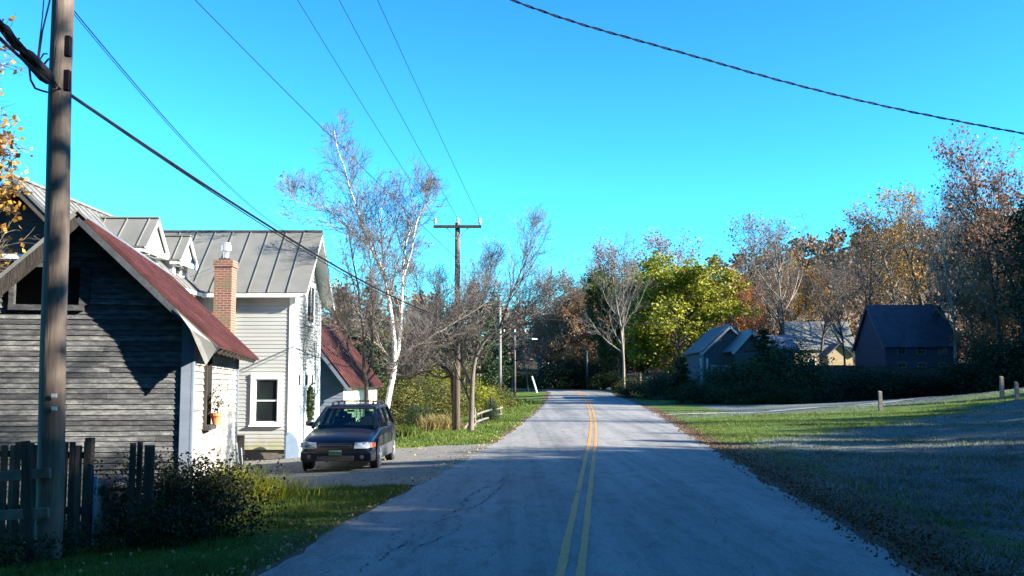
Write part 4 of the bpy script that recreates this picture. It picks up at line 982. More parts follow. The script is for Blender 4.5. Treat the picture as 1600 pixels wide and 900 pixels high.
# main block, ridge running away from the road view
MR, MZ, ME, MEZ = -11.5, 6.62, -9.42, 4.60; msl = (MZ-MEZ)/(ME-MR)
def mr_(x, y): return (x, y, MZ - abs(x-MR)*msl)
rf = MB(); roof_slab(rf, mr_(ME,23.2), mr_(ME,33.4), mr_(MR,33.4), mr_(MR,23.2), .07); roof_slab(rf, mr_(2*MR-ME-1.6,23.2), mr_(2*MR-ME-1.6,33.4), mr_(MR,33.4), mr_(MR,23.2), .07)
mroof = rf.build('roof', M['galv_old'], house)
sm_ = MB(); seams(sm_, mr_(ME,23.25), mr_(ME,33.4), mr_(MR,33.4), mr_(MR,23.25), .42, .035, .025); sm_.beam(Vector(mr_(MR,23.2))+Vector((0,0,.02)), Vector(mr_(MR,33.4))+Vector((0,0,.02)), .14, .05); sm_.build('seam', M['galv_old'], mroof)
gm_ = lambda z: (MR-1.85+max(0, z-4.7)/msl*1.0, MR+1.85-max(0, z-4.7)/msl)
gm2 = lambda z: (MR-3.4+max(0, z-3.2)/msl, MR+1.85-max(0, z-4.7)/msl)
gw = P(20, 430, 23.6)
f = MB(); boards(f, (0,23.62,0), (1,0,0), (0,-1,0), gm2, -.4, MZ-.2, .12, [(-12.15,-11.15,3.6,4.75)], (3,5), seed=12); f.build('gable_wall', M['clap_brown'], house)
window(house, (-12.15,23.6,3.6), (1,0,0), (0,-1,0), 1.0, 1.15, fr=.09, m=M['trim'])
f = MB(); boards(f, (ME-.28,23.62,0), (0,1,0), (1,0,0), const(0,7.7), -.4, 4.62, .12, [], (3,5), seed=13); f.build('main_east_wall', M['clap_grey'], house)
fa = MB(); fa.box((ME-.05,23.25,4.44),(ME-.01,31.0,4.56)); fa.box((ME-.28,23.25,4.43),(ME-.05,31.0,4.45))
a_ = Vector(mr_(ME,23.24))-Vector((0,0,.16)); b_ = Vector(mr_(MR,23.24))-Vector((0,0,.16)); fa.beam(a_, b_, .04, .2)
b2 = Vector(mr_(2*MR-ME-1.6,23.24))-Vector((0,0,.16)); fa.beam(b_, b2, .042, .2)
fa.build('eave_board', M['clap_brown'], house)
ef = MB(); ef.box((ME-.02,23.5,4.50),(ME+.03,31.0,4.60)); ef.build('fascia', M['trim'], house)
def dormer(apx_, apy, hw_, drop, yC):
    A = P(apx_, apy, yC); X0 = A.x; zb_ = A.z-drop; sl_ = drop/hw_
    d = MB()  # cheeks and front below the gable
    zr = MZ-abs(X0-.30-MR)*msl
    boards(d, (X0-.34, yC, 0), (0,1,0), (1,0,0), const(-hw_+.16, hw_-.16), zr-.3, zb_+.05, .1, [], (2,3), seed=3)
    d.hexa([(X0-2.2,yC-hw_+.16,zr-.3),(X0-.34,yC-hw_+.16,zr-.3),(X0-.34,yC+hw_-.16,zr-.3),(X0-2.2,yC+hw_-.16,zr-.3),(X0-2.2,yC-hw_+.16,zb_+.02),(X0-.34,yC-hw_+.16,zb_+.02),(X0-.34,yC+hw_-.16,zb_+.02),(X0-2.2,yC+hw_-.16,zb_+.02)])
    d.r = [.5]*len(d.f)
    dn = d.build('dormer', M['clap_grey'], house)
    r2 = MB(); ov_ = .0; XB = X0-2.4
    for s in (-1, 1):
        pe0 = (X0, yC+s*hw_, zb_); pe1 = (XB, yC+s*hw_, zb_); pr1 = (XB, yC, A.z); pr0 = (X0, yC, A.z)
        roof_slab(r2, pe0, pe1, pr1, pr0, .05); seams(r2, pe1, pe0, pr0, pr1, .6, .03, .02, .35)
    r2.beam((X0,yC,A.z+.02),(XB,yC,A.z+.02), .1, .04)
    r2.build('dormer_roof', M['galv'], dn)
    tr = MB()
    for s in (-1, 1): tr.beam((X0-.02, yC+s*(hw_-.02), zb_-.07), (X0-.02, yC, A.z-.08), .05, .09, up=(0,0,1))
    tr.box((X0-.06, yC-hw_+.1, zb_-.16), (X0+.0, yC+hw_-.1, zb_-.03))
    tr.box((X0-.34, yC-hw_+.02, zb_-.14), (X0-.06, yC-hw_+.12, zb_-.06))
    for yy in (-hw_+.16, -.06, hw_-.28): tr.box((X0-.32, yC+yy, zr-.15), (X0-.25, yC+yy+.12, zb_-.06))
    tr.build('dormer_trim', M['trim'], dn)
    gb = MB(); gb.extrude([(X0-.10, yC-hw_+.12, zb_-.04), (X0-.10, yC+hw_-.12, zb_-.04), (X0-.10, yC, A.z-.15)], (-.05,0,0)); gb.build('dormer_gable', M['clap_grey'], dn)
    wn = MB(); wn.box((X0-.31, yC-.42, zr+.05), (X0-.285, yC+.42, zb_-.2)); wn.build('pane', M['dark_glass'], dn)
dormer(249, 341, .92, .88, 27.6)
dormer(298, 369, .80, .78, 30.3)
# chimney
bm_ = bpy.data.materials.new('old_brick'); bm_.use_nodes = True; t = bm_.node_tree; N = t.nodes; L = t.links; b = N['Principled BSDF']; b.inputs['Roughness'].default_value = .9
tc = N.new('ShaderNodeTexCoord'); sx = N.new('ShaderNodeSeparateXYZ'); L.new(tc.outputs['Object'], sx.inputs[0]); ad = N.new('ShaderNodeMath'); L.new(sx.outputs[0], ad.inputs[0]); L.new(sx.outputs[1], ad.inputs[1])
cx_ = N.new('ShaderNodeCombineXYZ'); L.new(ad.outputs[0], cx_.inputs[0]); L.new(sx.outputs[2], cx_.inputs[1])
br = N.new('ShaderNodeTexBrick'); br.inputs['Scale'].default_value = 1; br.inputs['Brick Width'].default_value = .21; br.inputs['Row Height'].default_value = .072; br.inputs['Mortar Size'].default_value = .009
br.inputs['Color1'].default_value = (.19,.06,.033,1); br.inputs['Color2'].default_value = (.11,.042,.03,1); br.inputs['Mortar'].default_value = (.24,.20,.165,1); L.new(cx_.outputs[0], br.inputs[0])
nz = N.new('ShaderNodeTexNoise'); nz.inputs['Scale'].default_value = 2.2; nz.inputs['Detail'].default_value = 6; L.new(tc.outputs['Object'], nz.inputs[0])
rp = N.new('ShaderNodeValToRGB'); rp.color_ramp.elements[0].position = .5; rp.color_ramp.elements[1].position = .7; L.new(nz.outputs[0], rp.inputs[0])
mx = N.new('ShaderNodeMix'); mx.data_type = 'RGBA'; L.new(rp.outputs[0], mx.inputs[0]); L.new(br.outputs[0], mx.inputs[6]); mx.inputs[7].default_value = (.13,.10,.055,1); L.new(mx.outputs[2], b.inputs['Base Color'])
bp = N.new('ShaderNodeBump'); bp.inputs['Strength'].default_value = .5; bp.inputs['Distance'].default_value = .01; L.new(br.outputs['Fac'], bp.inputs['Height']); bp.invert = True; L.new(bp.outputs[0], b.inputs['Normal'])
CY = 30.2; ca0 = P(332, 530, CY); ca1 = P(363, 405, CY); cw = ca1.x-ca0.x
ch = MB(); ch.box((ca0.x, CY, -.4), (ca1.x, CY+cw, ca1.z-.22)); ch.box((ca0.x-.03, CY-.03, ca1.z-.22), (ca1.x+.03, CY+cw+.03, ca1.z-.02))
cho = ch.build('chimney', bm_, house)
xm = (ca0.x+ca1.x)/2; ym_ = CY+cw/2
cp = MB(); cp.box((xm-.17, ym_-.17, ca1.z-.02), (xm+.17, ym_+.17, ca1.z+.05)); cp.build('chimney_crown', mat('sooty_mortar', (.08,.05,.04), 5, .9), cho)
fl = MB(); z_ = ca1.z+.05; fl.lathe([(.09,z_),(.09,z_+.16),(.10,z_+.20),(.155,z_+.22),(.155,z_+.40),(.12,z_+.42),(.12,z_+.44),(.14,z_+.45),(.14,z_+.47),(.02,z_+.50)], (xm,ym_,0), 18); fl.build('flue', mat('galvanised_pipe', (.55,.56,.56), 4, .35, metal=.6), cho, smooth=False)
tub = empty('rounded_cover', (P(455,712,30.8).x+.06, 30.75, -.3), 'pale bluish rounded cover leaning at the foot of the farmhouse corner', 'cover')
tb = MB(); prof = [(-.26,0),(.22,0),(.24,.35),(.16,.66),(.0,.86),(-.14,.88),(-.25,.75)]
tb.extrude([(tub.location.x+x, 30.70, -.42+z*1.0) for x, z in prof], (0,.32,0)); tb.build('shell', mat('pale_blue_plastic', (.22,.29,.38), 3, .45), tub, bevel=.05)

# ------------------------------------------------------------------ red-roofed barn beyond the house
b2 = empty('red_roofed_barn', (-5.0, 42, -.3), 'low barn with rusty red roof and cream side wall, just beyond the farmhouse', 'barn')
xr = -6.30; hx = -9.9; zt2 = 2.05; bhw = (xr-hx)/2; xm2 = (xr+hx)/2; bs = 1.28
f = MB(); boards(f, (xm2, 38.5, 0), (1,0,0), (0,-1,0), gable(bhw, zt2, bs), -.5, zt2+bhw*bs-.1, .13, [], (3,5), seed=31); f.build('gable_wall', M['clap_blue_and_shadow'], b2)  # the blue shadow on this gable is put into the board colour
f = MB(); boards(f, (xr-.04, 0, 0), (0,1,0), (1,0,0), const(38.5, 48), -.5, zt2, .16, [(41.2,41.9,.45,1.25)], (3,5), seed=32); f.build('side_wall', M['clap_cream'], b2)
window(b2, (xr, 41.2, .45), (0,1,0), (1,0,0), .7, .8, fr=.08)
f = MB(); boards(f, (xm2, 48, 0), (-1,0,0), (0,1,0), gable(bhw, zt2, bs), -.5, zt2+bhw*bs-.1, .13, [], (3,5), seed=33); f.box((hx, 38.5, -.5), (hx+.1, 48, zt2)); f.r = []; f.build('rear_walls', M['clap_blue_and_shadow'], b2)
def b2p(x, y): return (x, y, zt2+bhw*bs+.1-abs(x-xm2)*bs)
rf = MB()
for s in (-1, 1):
    e_ = xm2+s*(bhw+.32); q = (b2p(e_,38.1), b2p(e_,48.3), b2p(xm2,48.3), b2p(xm2,38.1)); roof_slab(rf, *q, .04); seams(rf, *q, .45, .035, .03)
rf.build('roof', M['rust'], b2)
for s in (-1, 1):
    rk = MB(); rk.beam(Vector(b2p(xm2+s*(bhw+.3),38.12))-Vector((0,0,.16)), Vector(b2p(xm2,38.12))-Vector((0,0,.16)), .04, .16); rk.build('rake_board', M['clap_blue_and_shadow'], b2)

# ------------------------------------------------------------------ houses on the right
def simple_gable_house(name, label, cat, x0, x1, y0, y1, zb_, ze_, zr_, ridge, wallm, roofm, wins=(), ov=.35, gcat=None, step=.16, trim=True, frm=None):
    e = empty(name, ((x0+x1)/2, (y0+y1)/2, zb_), label, cat)
    if ridge == 'x':   # ridge along x, gables at the sides
        ym = (y0+y1)/2; s = (zr_-ze_)/((y1-y0)/2)
        outl = lambda z: (y0+max(0, z-ze_)/s, y1-max(0, z-ze_)/s)
        f = MB(); boards(f, (0,y0,0), (1,0,0), (0,-1,0), const(x0,x1), zb_-.6, ze_, step, [w_[:4] for w_ in wins], (4,7), seed=1); f.build('wall', wallm, e); f = MB(); boards(f, (0,y1,0), (1,0,0), (0,1,0), const(x0,x1), zb_-.6, ze_, step, [], (4,7), seed=1); f.build('wall', wallm, e)
        f = MB(); boards(f, (x0,0,0), (0,1,0), (-1,0,0), outl, zb_-.6, zr_-.1, step, [], (4,7), seed=2); f.build('gable_wall', wallm, e); f = MB(); boards(f, (x1,0,0), (0,1,0), (1,0,0), outl, zb_-.6, zr_-.1, step, [], (4,7), seed=3); f.build('gable_wall', wallm, e)
        pt = lambda x, y: (x, y, zr_+.1-abs(y-ym)*s)
        qs = [(pt(x0-ov,y0-ov),pt(x1+ov,y0-ov),pt(x1+ov,ym),pt(x0-ov,ym)), (pt(x0-ov,y1+ov),pt(x1+ov,y1+ov),pt(x1+ov,ym),pt(x0-ov,ym))]
        rakes = [(pt(x,y0-ov), pt(x,ym)) for x in (x0-ov+.03, x1+ov-.03)]+[(pt(x,y1+ov), pt(x,ym)) for x in (x0-ov+.03, x1+ov-.03)]
    else:
        xm_ = (x0+x1)/2; s = (zr_-ze_)/((x1-x0)/2)
        f = MB(); boards(f, (xm_,y0,0), (1,0,0), (0,-1,0), gable((x1-x0)/2, ze_, s), zb_-.6, zr_-.1, step, [(w_[0]-xm_, w_[1]-xm_, w_[2], w_[3]) for w_ in wins], (4,7), seed=1); f.build('gable_wall', wallm, e); f = MB(); boards(f, (xm_,y1,0), (1,0,0), (0,1,0), gable((x1-x0)/2, ze_, s), zb_-.6, zr_-.1, step, [], (4,7), seed=1); f.build('gable_wall', wallm, e)
        f = MB(); boards(f, (x0,0,0), (0,1,0), (-1,0,0), const(y0,y1), zb_-.6, ze_, step, [], (4,7), seed=2); f.build('wall', wallm, e); f = MB(); boards(f, (x1,0,0), (0,1,0), (1,0,0), const(y0,y1), zb_-.6, ze_, step, [], (4,7), seed=3); f.build('wall', wallm, e)
        pt = lambda x, y: (x, y, zr_+.1-abs(x-xm_)*s)
        qs = [(pt(x0-ov,y0-ov),pt(x0-ov,y1+ov),pt(xm_,y1+ov),pt(xm_,y0-ov)), (pt(x1+ov,y0-ov),pt(x1+ov,y1+ov),pt(xm_,y1+ov),pt(xm_,y0-ov))]
        rakes = [(pt(x,y), pt(xm_,y)) for x in (x0-ov, x1+ov) for y in (y0-ov+.03, y1+ov-.03)]
    rf = MB()
    for q in qs: roof_slab(rf, *q, .12); seams(rf, *q, .6, .02, .03)
    rf.build('roof', roofm, e)
    if trim:
        for a_, b_ in rakes:
            rk = MB(); rk.beam(Vector(a_)-Vector((0,0,.24)), Vector(b_)-Vector((0,0,.24)), .06, .24); rk.build('rake_board', M['trim'] if trim is True else trim, e)
    for w_ in wins: window(e, (w_[0], y0-.03, w_[2]), (1,0,0), (0,-1,0), w_[1]-w_[0], w_[3]-w_[2], fr=.13, cols=2, rows=2, out=.08, bar=.05, sill=False, m=frm)
    return e
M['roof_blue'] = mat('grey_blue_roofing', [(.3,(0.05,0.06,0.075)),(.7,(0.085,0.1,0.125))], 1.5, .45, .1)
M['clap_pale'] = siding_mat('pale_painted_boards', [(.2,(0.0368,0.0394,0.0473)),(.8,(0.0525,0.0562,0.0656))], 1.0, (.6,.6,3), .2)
Yh = 76
def hx_(px, Y=Yh): return (px-800)/1600*Y
def hz_(py, Y=Yh): return EYE+(600-py)/1600*Y
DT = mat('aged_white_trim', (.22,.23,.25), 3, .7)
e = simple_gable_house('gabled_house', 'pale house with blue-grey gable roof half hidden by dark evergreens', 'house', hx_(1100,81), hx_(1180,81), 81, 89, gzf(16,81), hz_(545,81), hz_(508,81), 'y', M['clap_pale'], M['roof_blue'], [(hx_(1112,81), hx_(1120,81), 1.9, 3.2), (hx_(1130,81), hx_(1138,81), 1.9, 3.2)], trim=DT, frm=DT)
# its porch gable in front
pe = MB(); x0, x1 = hx_(1146,77), hx_(1205,77); xm_ = (x0+x1)/2; ze_, zr_ = hz_(548,77), hz_(516,77); s_ = (zr_-ze_)/((x1-x0)/2)
boards(pe, (xm_,77.5,0), (1,0,0), (0,-1,0), gable((x1-x0)/2-.15, ze_, s_), .2, zr_-.1, .16, [], (4,7), seed=1); pe.build('porch_wall', M['clap_pale'], e)
rf = MB(); rk = MB()
for s in (-1, 1):
    pt = lambda x, y: (x, y, zr_+.08-abs(x-xm_)*s_)
    q = (pt(xm_+s*((x1-x0)/2+.1),77.0), pt(xm_+s*((x1-x0)/2+.1),83), pt(xm_,83), pt(xm_,77.0)); roof_slab(rf, *q, .1)
    rk.beam(Vector(q[0])-Vector((0,-.02,.2)), Vector(q[3])-Vector((0,-.02,.2)), .06, .22)
rf.build('porch_roof', M['roof_blue'], e); rk.build('porch_rake', DT, e)
pp_ = MB()
for px in (1094, 1104): pp_.box((hx_(px,77), 77.2, .2), (hx_(px,77)+.14, 77.34, hz_(560,77)))
pp_.build('porch_post', DT, e)
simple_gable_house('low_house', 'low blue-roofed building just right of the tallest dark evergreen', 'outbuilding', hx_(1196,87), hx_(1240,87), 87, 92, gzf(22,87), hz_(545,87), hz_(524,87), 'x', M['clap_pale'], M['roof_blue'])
Y3 = 124; gx = lambda p: (p-800)/1600*Y3; gzz = lambda p: EYE+(600-p)/1600*Y3
wins = [(gx(p), gx(p+11), gzz(q+6.5), gzz(q-6)) for p in (1402, 1433, 1466) for q in (547, 574)]
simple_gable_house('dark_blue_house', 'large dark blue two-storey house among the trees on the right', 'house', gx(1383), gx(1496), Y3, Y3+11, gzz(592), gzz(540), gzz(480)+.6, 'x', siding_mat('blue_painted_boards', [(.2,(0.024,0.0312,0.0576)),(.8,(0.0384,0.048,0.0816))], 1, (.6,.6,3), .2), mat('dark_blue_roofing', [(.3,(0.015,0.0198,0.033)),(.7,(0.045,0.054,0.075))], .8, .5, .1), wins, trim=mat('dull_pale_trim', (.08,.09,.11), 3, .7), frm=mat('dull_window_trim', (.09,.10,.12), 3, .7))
Y4 = 152; gx = lambda p: (p-800)/1600*Y4; gzz = lambda p: EYE+(600-p)/1600*Y4
simple_gable_house('sunlit_barn', 'barn with pale grey sheet roof and tan wall, seen between bare trees', 'barn', gx(1238), gx(1336), Y4, Y4+9, gzz(588), gzz(545), gzz(504)+.3, 'x', M['clap_tan'], M['galv'], [(gx(1262), gx(1272), gzz(578), gzz(562)), (gx(1300), gx(1312), gzz(578), gzz(562))], trim=False)
sh_ = MB(); gA = Vector((gx(1268), Y4-5, gzz(590))); 
simple_gable_house('lean_to_shed', 'small dark-roofed shed in front of the pale-roofed barn', 'shed', gx(1270), gx(1306), Y4-7, Y4-3, gzz(592), gzz(556), gzz(540), 'y', M['clap_tan'], M['roof_blue'], trim=False)
Y5 = 172; gx = lambda p: (p-800)/1600*Y5; gzz = lambda p: EYE+(600-p)/1600*Y5
simple_gable_house('far_blue_house', 'dark blue house far down the road, behind the bend', 'house', gx(842), gx(866), Y5, Y5+8, .6, gzz(560), gzz(540), 'x', siding_mat('deep_blue_boards', [(.2,(0.025,0.035,0.08)),(.8,(0.04,0.05,0.11))], 1, (.6,.6,3), .2), mat('blue_roof', [(.3,(0.05,0.08,0.15)),(.7,(0.08,0.12,0.21))], .8, .4), [(gx(848), gx(851), gzz(572), gzz(564)), (gx(857), gx(860), gzz(572), gzz(564))], trim=False)

# ------------------------------------------------------------------ poles
polem = mat('creosoted_pole', [(.28,(0.03,0.021,0.0168)),(.45,(0.078,0.057,0.045)),(.72,(0.138,0.108,0.09))], 2.6, .85, .6, (2.5,2.5,.3), detail=9)
polew = mat('grey_weathered_pole', [(.3,(0.105,0.091,0.077)),(.7,(0.21,0.189,0.168))], 3, .85, .4, (2.5,2.5,.3))
metalm = mat('dull_steel', (.30,.31,.32), 5, .45, metal=.7)
ceram = mat('glazed_insulator', (.50,.50,.50), 5, .2)
def insulator(mb, p, s=1.): mb.lathe([(.02*s,0),(.02*s,.06*s),(.055*s,.07*s),(.06*s,.12*s),(.035*s,.14*s),(.06*s,.16*s),(.045*s,.24*s),(.015*s,.26*s)], p, 10)
def crossarm(root, c, half, y_off=-.12, along=(1,0,0)):
    mb = MB(); a_ = Vector(along).normalized(); c = Vector(c); mb.beam(c-a_*half, c+a_*half, .09, .12); arm = mb.build('crossarm', M['darkwood'], root)
    bs_ = MB()
    for s in (-1, 1): bs_.beam(c+a_*s*half*.45-Vector((0,0,.05)), c-Vector((0,.0,.55)), .012, .035)
    bs_.build('brace', metalm, root)
    ps = []
    for s in (-.93, .02, .93):
        ib = MB(); p = c+a_*half*s+Vector((0,0,.06)); insulator(ib, p, 1.2); ib.build('insulator', ceram, root, smooth=True); ps.append(p+Vector((0,0,.26)))
    return ps
# near pole
n0 = P(75, 868, 11.9); ntop = P(98, 0, 11.9); dn_ = (ntop-Vector((n0.x, 11.9, -.1)))
x_b = n0.x; x_at = lambda z: x_b + (ntop.x-x_b)*(z+.1)/(ntop.z+.1)
npole = empty('utility_pole', (x_b, 11.9, -.12), 'thick weathered near utility pole in front of the picket fence', 'utility pole')
mb = MB(); zs = np.linspace(-.4, 12.8, 40); mb.tube([(x_at(z)+.006*math.sin(z*2.1), 11.9+.005*math.sin(z*1.3), z) for z in zs], [.152-.0042*z for z in zs], 20); mb.build('pole', polem, npole, smooth=True)
rs = MB(); 
for zc_, w_, h in ((P(92,560,11.7).z, .05, .55), (P(92,600,11.7).z, .035, .35)):
    rs.box((x_at(zc_)+.045, 11.76, zc_-h/2), (x_at(zc_)+.045+w_, 11.775, zc_+h/2))
for py in (618, 638):
    q = P(83.5, py, 11.72); tg = MB(); tg.box((q.x-.03, 11.735, q.z-.022), (q.x+.03, 11.745, q.z+.022)); tg.build('tag', mat('tag_metal', (.75,.75,.75), 4, .4), npole)
hwd = MB()
for py in (75, 128): 
    hwd = MB(); q = P(98, py, 11.9); hwd.box((x_at(q.z)+.085, 11.80, q.z-.12), (x_at(q.z)+.135, 11.88, q.z+.12)); hwd.build('bracket', M['wire'], npole)
apos = crossarm(npole, (x_at(12.3), 11.76, 12.3), 1.25)
# crossarm pole
Y2 = 42.5; p2x = P(713, 672, Y2).x; t2 = P(715, 352, Y2)
pole2 = empty('utility_pole', (p2x, Y2, gzf(p2x, Y2)), 'tall utility pole with crossarm and three insulators beside the bare spreading trees', 'utility pole')
mb = MB(); mb.tube([(p2x, Y2, -.4), (p2x+.02, Y2, 4), (t2.x, Y2, t2.z+.1)], [.15, .13, .105], 14); mb.build('pole', polem, pole2, smooth=True)
bpos = crossarm(pole2, (t2.x, Y2-.16, P(715,355,Y2).z), 1.0)
xr_ = MB(); q = P(715, 500, Y2); xr_.box((q.x-.09, Y2-.25, q.z-.1), (q.x+.09, Y2-.1, q.z+.1)); xr_.build('cable_clamp', metalm, pole2)
# farther poles
def far_pole(px, top, base, Y, label, m, r=.12, arm=None):
    x = (px-800)/1600*Y; z0 = EYE+(600-base)/1600*Y; e = empty('utility_pole', (x, Y, min(z0, gzf(x, Y))), label, 'utility pole')
    zt_ = P(px, top, Y).z; mb = MB(); mb.tube([(x, Y, min(z0, gzf(x, Y))-.3), (x+.02, Y, (z0+zt_)/2), (x, Y, zt_)], [r, r*.9, r*.72], 10); mb.build('pole', m, e, smooth=True)
    if arm: crossarm(e, (x, Y-.15, zt_-.1), arm)
    return e, x, zt_
far_pole(781, 472, 635, 77, 'pale grey middle pole rising behind the rail fence end', polew, .14)
e3, x3, z3 = far_pole(804, 519, 632, 100, 'thin pole with street lamp arm and small crossarm', polem, .13, arm=1.1)
lp = MB(); lp.tube([(x3, 99.9, P(800,532,100).z-.05), (x3+1.0, 99.6, P(800,531,100).z+.05), (x3+1.7, 99.4, P(800,529,100).z)], .04, 6); lp.build('lamp_arm', metalm, e3)
lh = MB(); c_ = Vector((x3+1.95, 99.35, P(800,529.5,100).z-.05)); lh.hexa([c_+Vector(v) for v in ((-.3,-.12,-.05),(.3,-.09,-.05),(.3,.09,-.05),(-.3,.12,-.05),(-.25,-.07,.10),(.22,-.05,.06),(.22,.05,.06),(-.25,.07,.10))]); lh.build('lamp_head', mat('lamp_housing', (.55,.57,.60), 5, .3), e3, bevel=.02)
far_pole(760, 545, 611, 134, 'short brown pole left of the pale middle pole', polem, .14)
far_pole(917, 548, 608, 140, 'pale slim pole in front of the dark hedge at the road bend', polew, .15)
lw = empty('leaning_post', P(838, 612, 112), 'thin white leaning post by the left edge of the road bend', 'post')
mb = MB(); mb.tube([P(839, 614, 106), P(831, 588, 106)], [.10, .09], 8); mb.build('post', M['birch'], lw)

# ------------------------------------------------------------------ wires
def wire(label, a_, b_, sag, r, cat='wire', n=40, dirt=None):
    a_ = Vector(a_); b_ = Vector(b_); mb = MB(); pts = [a_.lerp(b_, u)-Vector((0,0,4*sag*u*(1-u))) for u in np.linspace(0, 1, n)]
    mb.tube(pts, r, 6); o = mb.build('overhead_wire', M['wire'], origin=a_); tag(o, label, cat, 'overhead wires'); return o
def through(B, px, py, sag, Yend, n=0):
    """start point at depth Yend so that the wire to B passes the photo pixel on the top edge"""
    # iterate over (x, z) of the start so the curve crosses (px, py) about two thirds of the way
    A = Vector(P(px, py-300, Yend)); Ym = None
    for _ in range(30):
        u = .52; M_ = A.lerp(B, u)-Vector((0,0,4*sag*u*(1-u))); T_ = P(px, py, M_.y); e = T_-M_; A = A+Vector((e.x, 0, e.z))/(1-u)*.8
    return A
names = ['left', 'middle', 'right']
tops = [(465,0),(530,0),(590,0)]
for nm, B, (px, py) in zip(names, bpos, tops):
    A = through(B, px, py, .25, 6.0); wire(f'thin power wire ending on the {nm} insulator of the crossarm pole', A, B, .25, .0085)
B = Vector((t2.x, Y2, P(714, 405, Y2).z)); A = through(B, 305, 0, .35, 9.0); wire('single dark wire crossing the birch top to the side of the tall pole', A, B, .35, .011)
wire('thin service wire from the near pole down toward the farmhouse roof', (x_at(P(100,18,11.9).z)+.12, 11.9, P(100,14,11.9).z), (P(440,357,31).x, 31.2, P(440,357,31).z), .28, .007)
wire('second thin service wire just beside the first, ending at the farmhouse roof', (x_at(P(100,22,11.9).z)+.12, 11.95, P(100,20,11.9).z), (P(446,360,31).x, 31.25, P(446,362,31).z), .31, .005)
# thick cable bundle: runs past the near pole to the tall pole
Z1 = P(108, 140, 11.8); Bc = Vector((t2.x-.1, Y2-.2, P(712, 502, Y2).z))
wire('thick black cable running from the near pole to the tall crossarm pole', (Z1.x-.15, 11.72, Z1.z+.05), Bc, .38, .021, 'cable')
wire('black cable looping along just under the thick cable', (Z1.x-.1, 11.74, Z1.z+.01), Bc-Vector((0,0,.05)), .43, .010, 'cable')
for nm, off, sg in (('upper', 0, .0), ('lower', -.10, .06)):
    A = P(-10, 22, 8.6)+Vector((0,0,off)); B_ = Vector((Z1.x-.12, 11.70, Z1.z+.05+off*.5)); A = A+(A-B_)*1.5; wire(f'{nm} strand of the black cable bundle left of the near pole', A, B_, sg, .016, 'cable')
spl = empty('splice_case', P(52, 102, 10.9), 'dark bulky cable splice case hanging on the cable left of the near pole', 'splice case')
mb = MB(); a_ = P(34, 78, 10.2); b_ = P(78, 126, 11.6); pts = [a_.lerp(b_, u) for u in (0,.1,.2,.8,.92,1)]; mb.tube(pts, [.03,.05,.075,.085,.07,.03], 12); mb.build('case', M['wire'], spl, smooth=True)
s2 = MB(); a_ = P(2, 38, 9.0); b_ = P(30, 78, 10.0); s2.tube([a_.lerp(b_, u) for u in (0,.2,.8,1)], [.02,.05,.045,.02], 10); s2.build('end_cap', M['wire'], spl, smooth=True)
for a_ in (([P(45,100,10.9), P(48,125,10.9), P(55,138,11.2), P(66,142,11.6), P(74,144,11.8)], .012, 6),
           ([P(5,52,9.1), P(12,64,9.4), P(22,67,9.8), P(30,60,10)], .010, 6),
           ([P(60,96,11), P(66,50,11.2), P(78,0,11.5), P(82,-40,11.6)], .010, 6),
           ([P(58,96,11), P(66,30,11.2), P(70,-20,11.5)], .007, 6),
           ([P(62,94,11.2), P(68,84,11.4), P(74,84,11.7)], .009, 5),
           ([P(66,104,11.3), P(76,92,11.7)], .012, 5)):
    lo_ = MB(); lo_.tube(*a_); lo_.build('wire_loop', M['wire'], spl)
# twisted service wire across the upper right
mb = MB(); pts = []; base = []
# a drop wire from a pole behind the left shoulder to one on the right bank beyond the frame
A = P(760, -14, 13.0); B = P(1680, 226, 17.0); chord = [A.lerp(B, u) for u in np.linspace(-.25, 1.35, 260)]
def ycurve(px):   # measured drop of the wire
    ks = [(700,-40),(798,0),(900,36),(1000,64),(1100,92),(1200,121),(1300,147),(1400,170),(1500,190),(1600,209),(1750,233),(1900,250)]
    for (a_, b_), (c_, d_) in zip(ks[:-1], ks[1:]):
        if px <= c_: return b_+(d_-b_)*(px-a_)/(c_-a_)
    return 250
us = np.linspace(0, 1, 320); core = []
for u in us:
    Yy = 13+6*u; px = 640+1200*u; core.append(P(px, ycurve(px), Yy))
core = np.array([tuple(c) for c in core]); kk = np.ones(25)/25
cs_ = np.array([np.convolve(np.pad(core[:,i], 12, mode='edge'), kk, 'valid') for i in range(3)]).T
cs_ = cs_[6:-6]
for ph, r_ in ((0, .011), (math.pi, .008)):
    mb.tube([(c[0], c[1]+.011*math.cos(i*.55+ph), c[2]+.011*math.sin(i*.55+ph)) for i, c in enumerate(cs_)], r_, 5)
o = mb.build('overhead_wire', M['wire'], origin=tuple(cs_[0])); tag(o, 'twisted service wire sagging across the upper right of the sky', 'wire', 'overhead wires')
wire('thin far wire crossing the trees right of the road bend', P(846, 498, 100), P(1180, 500, 118), .5, .03)

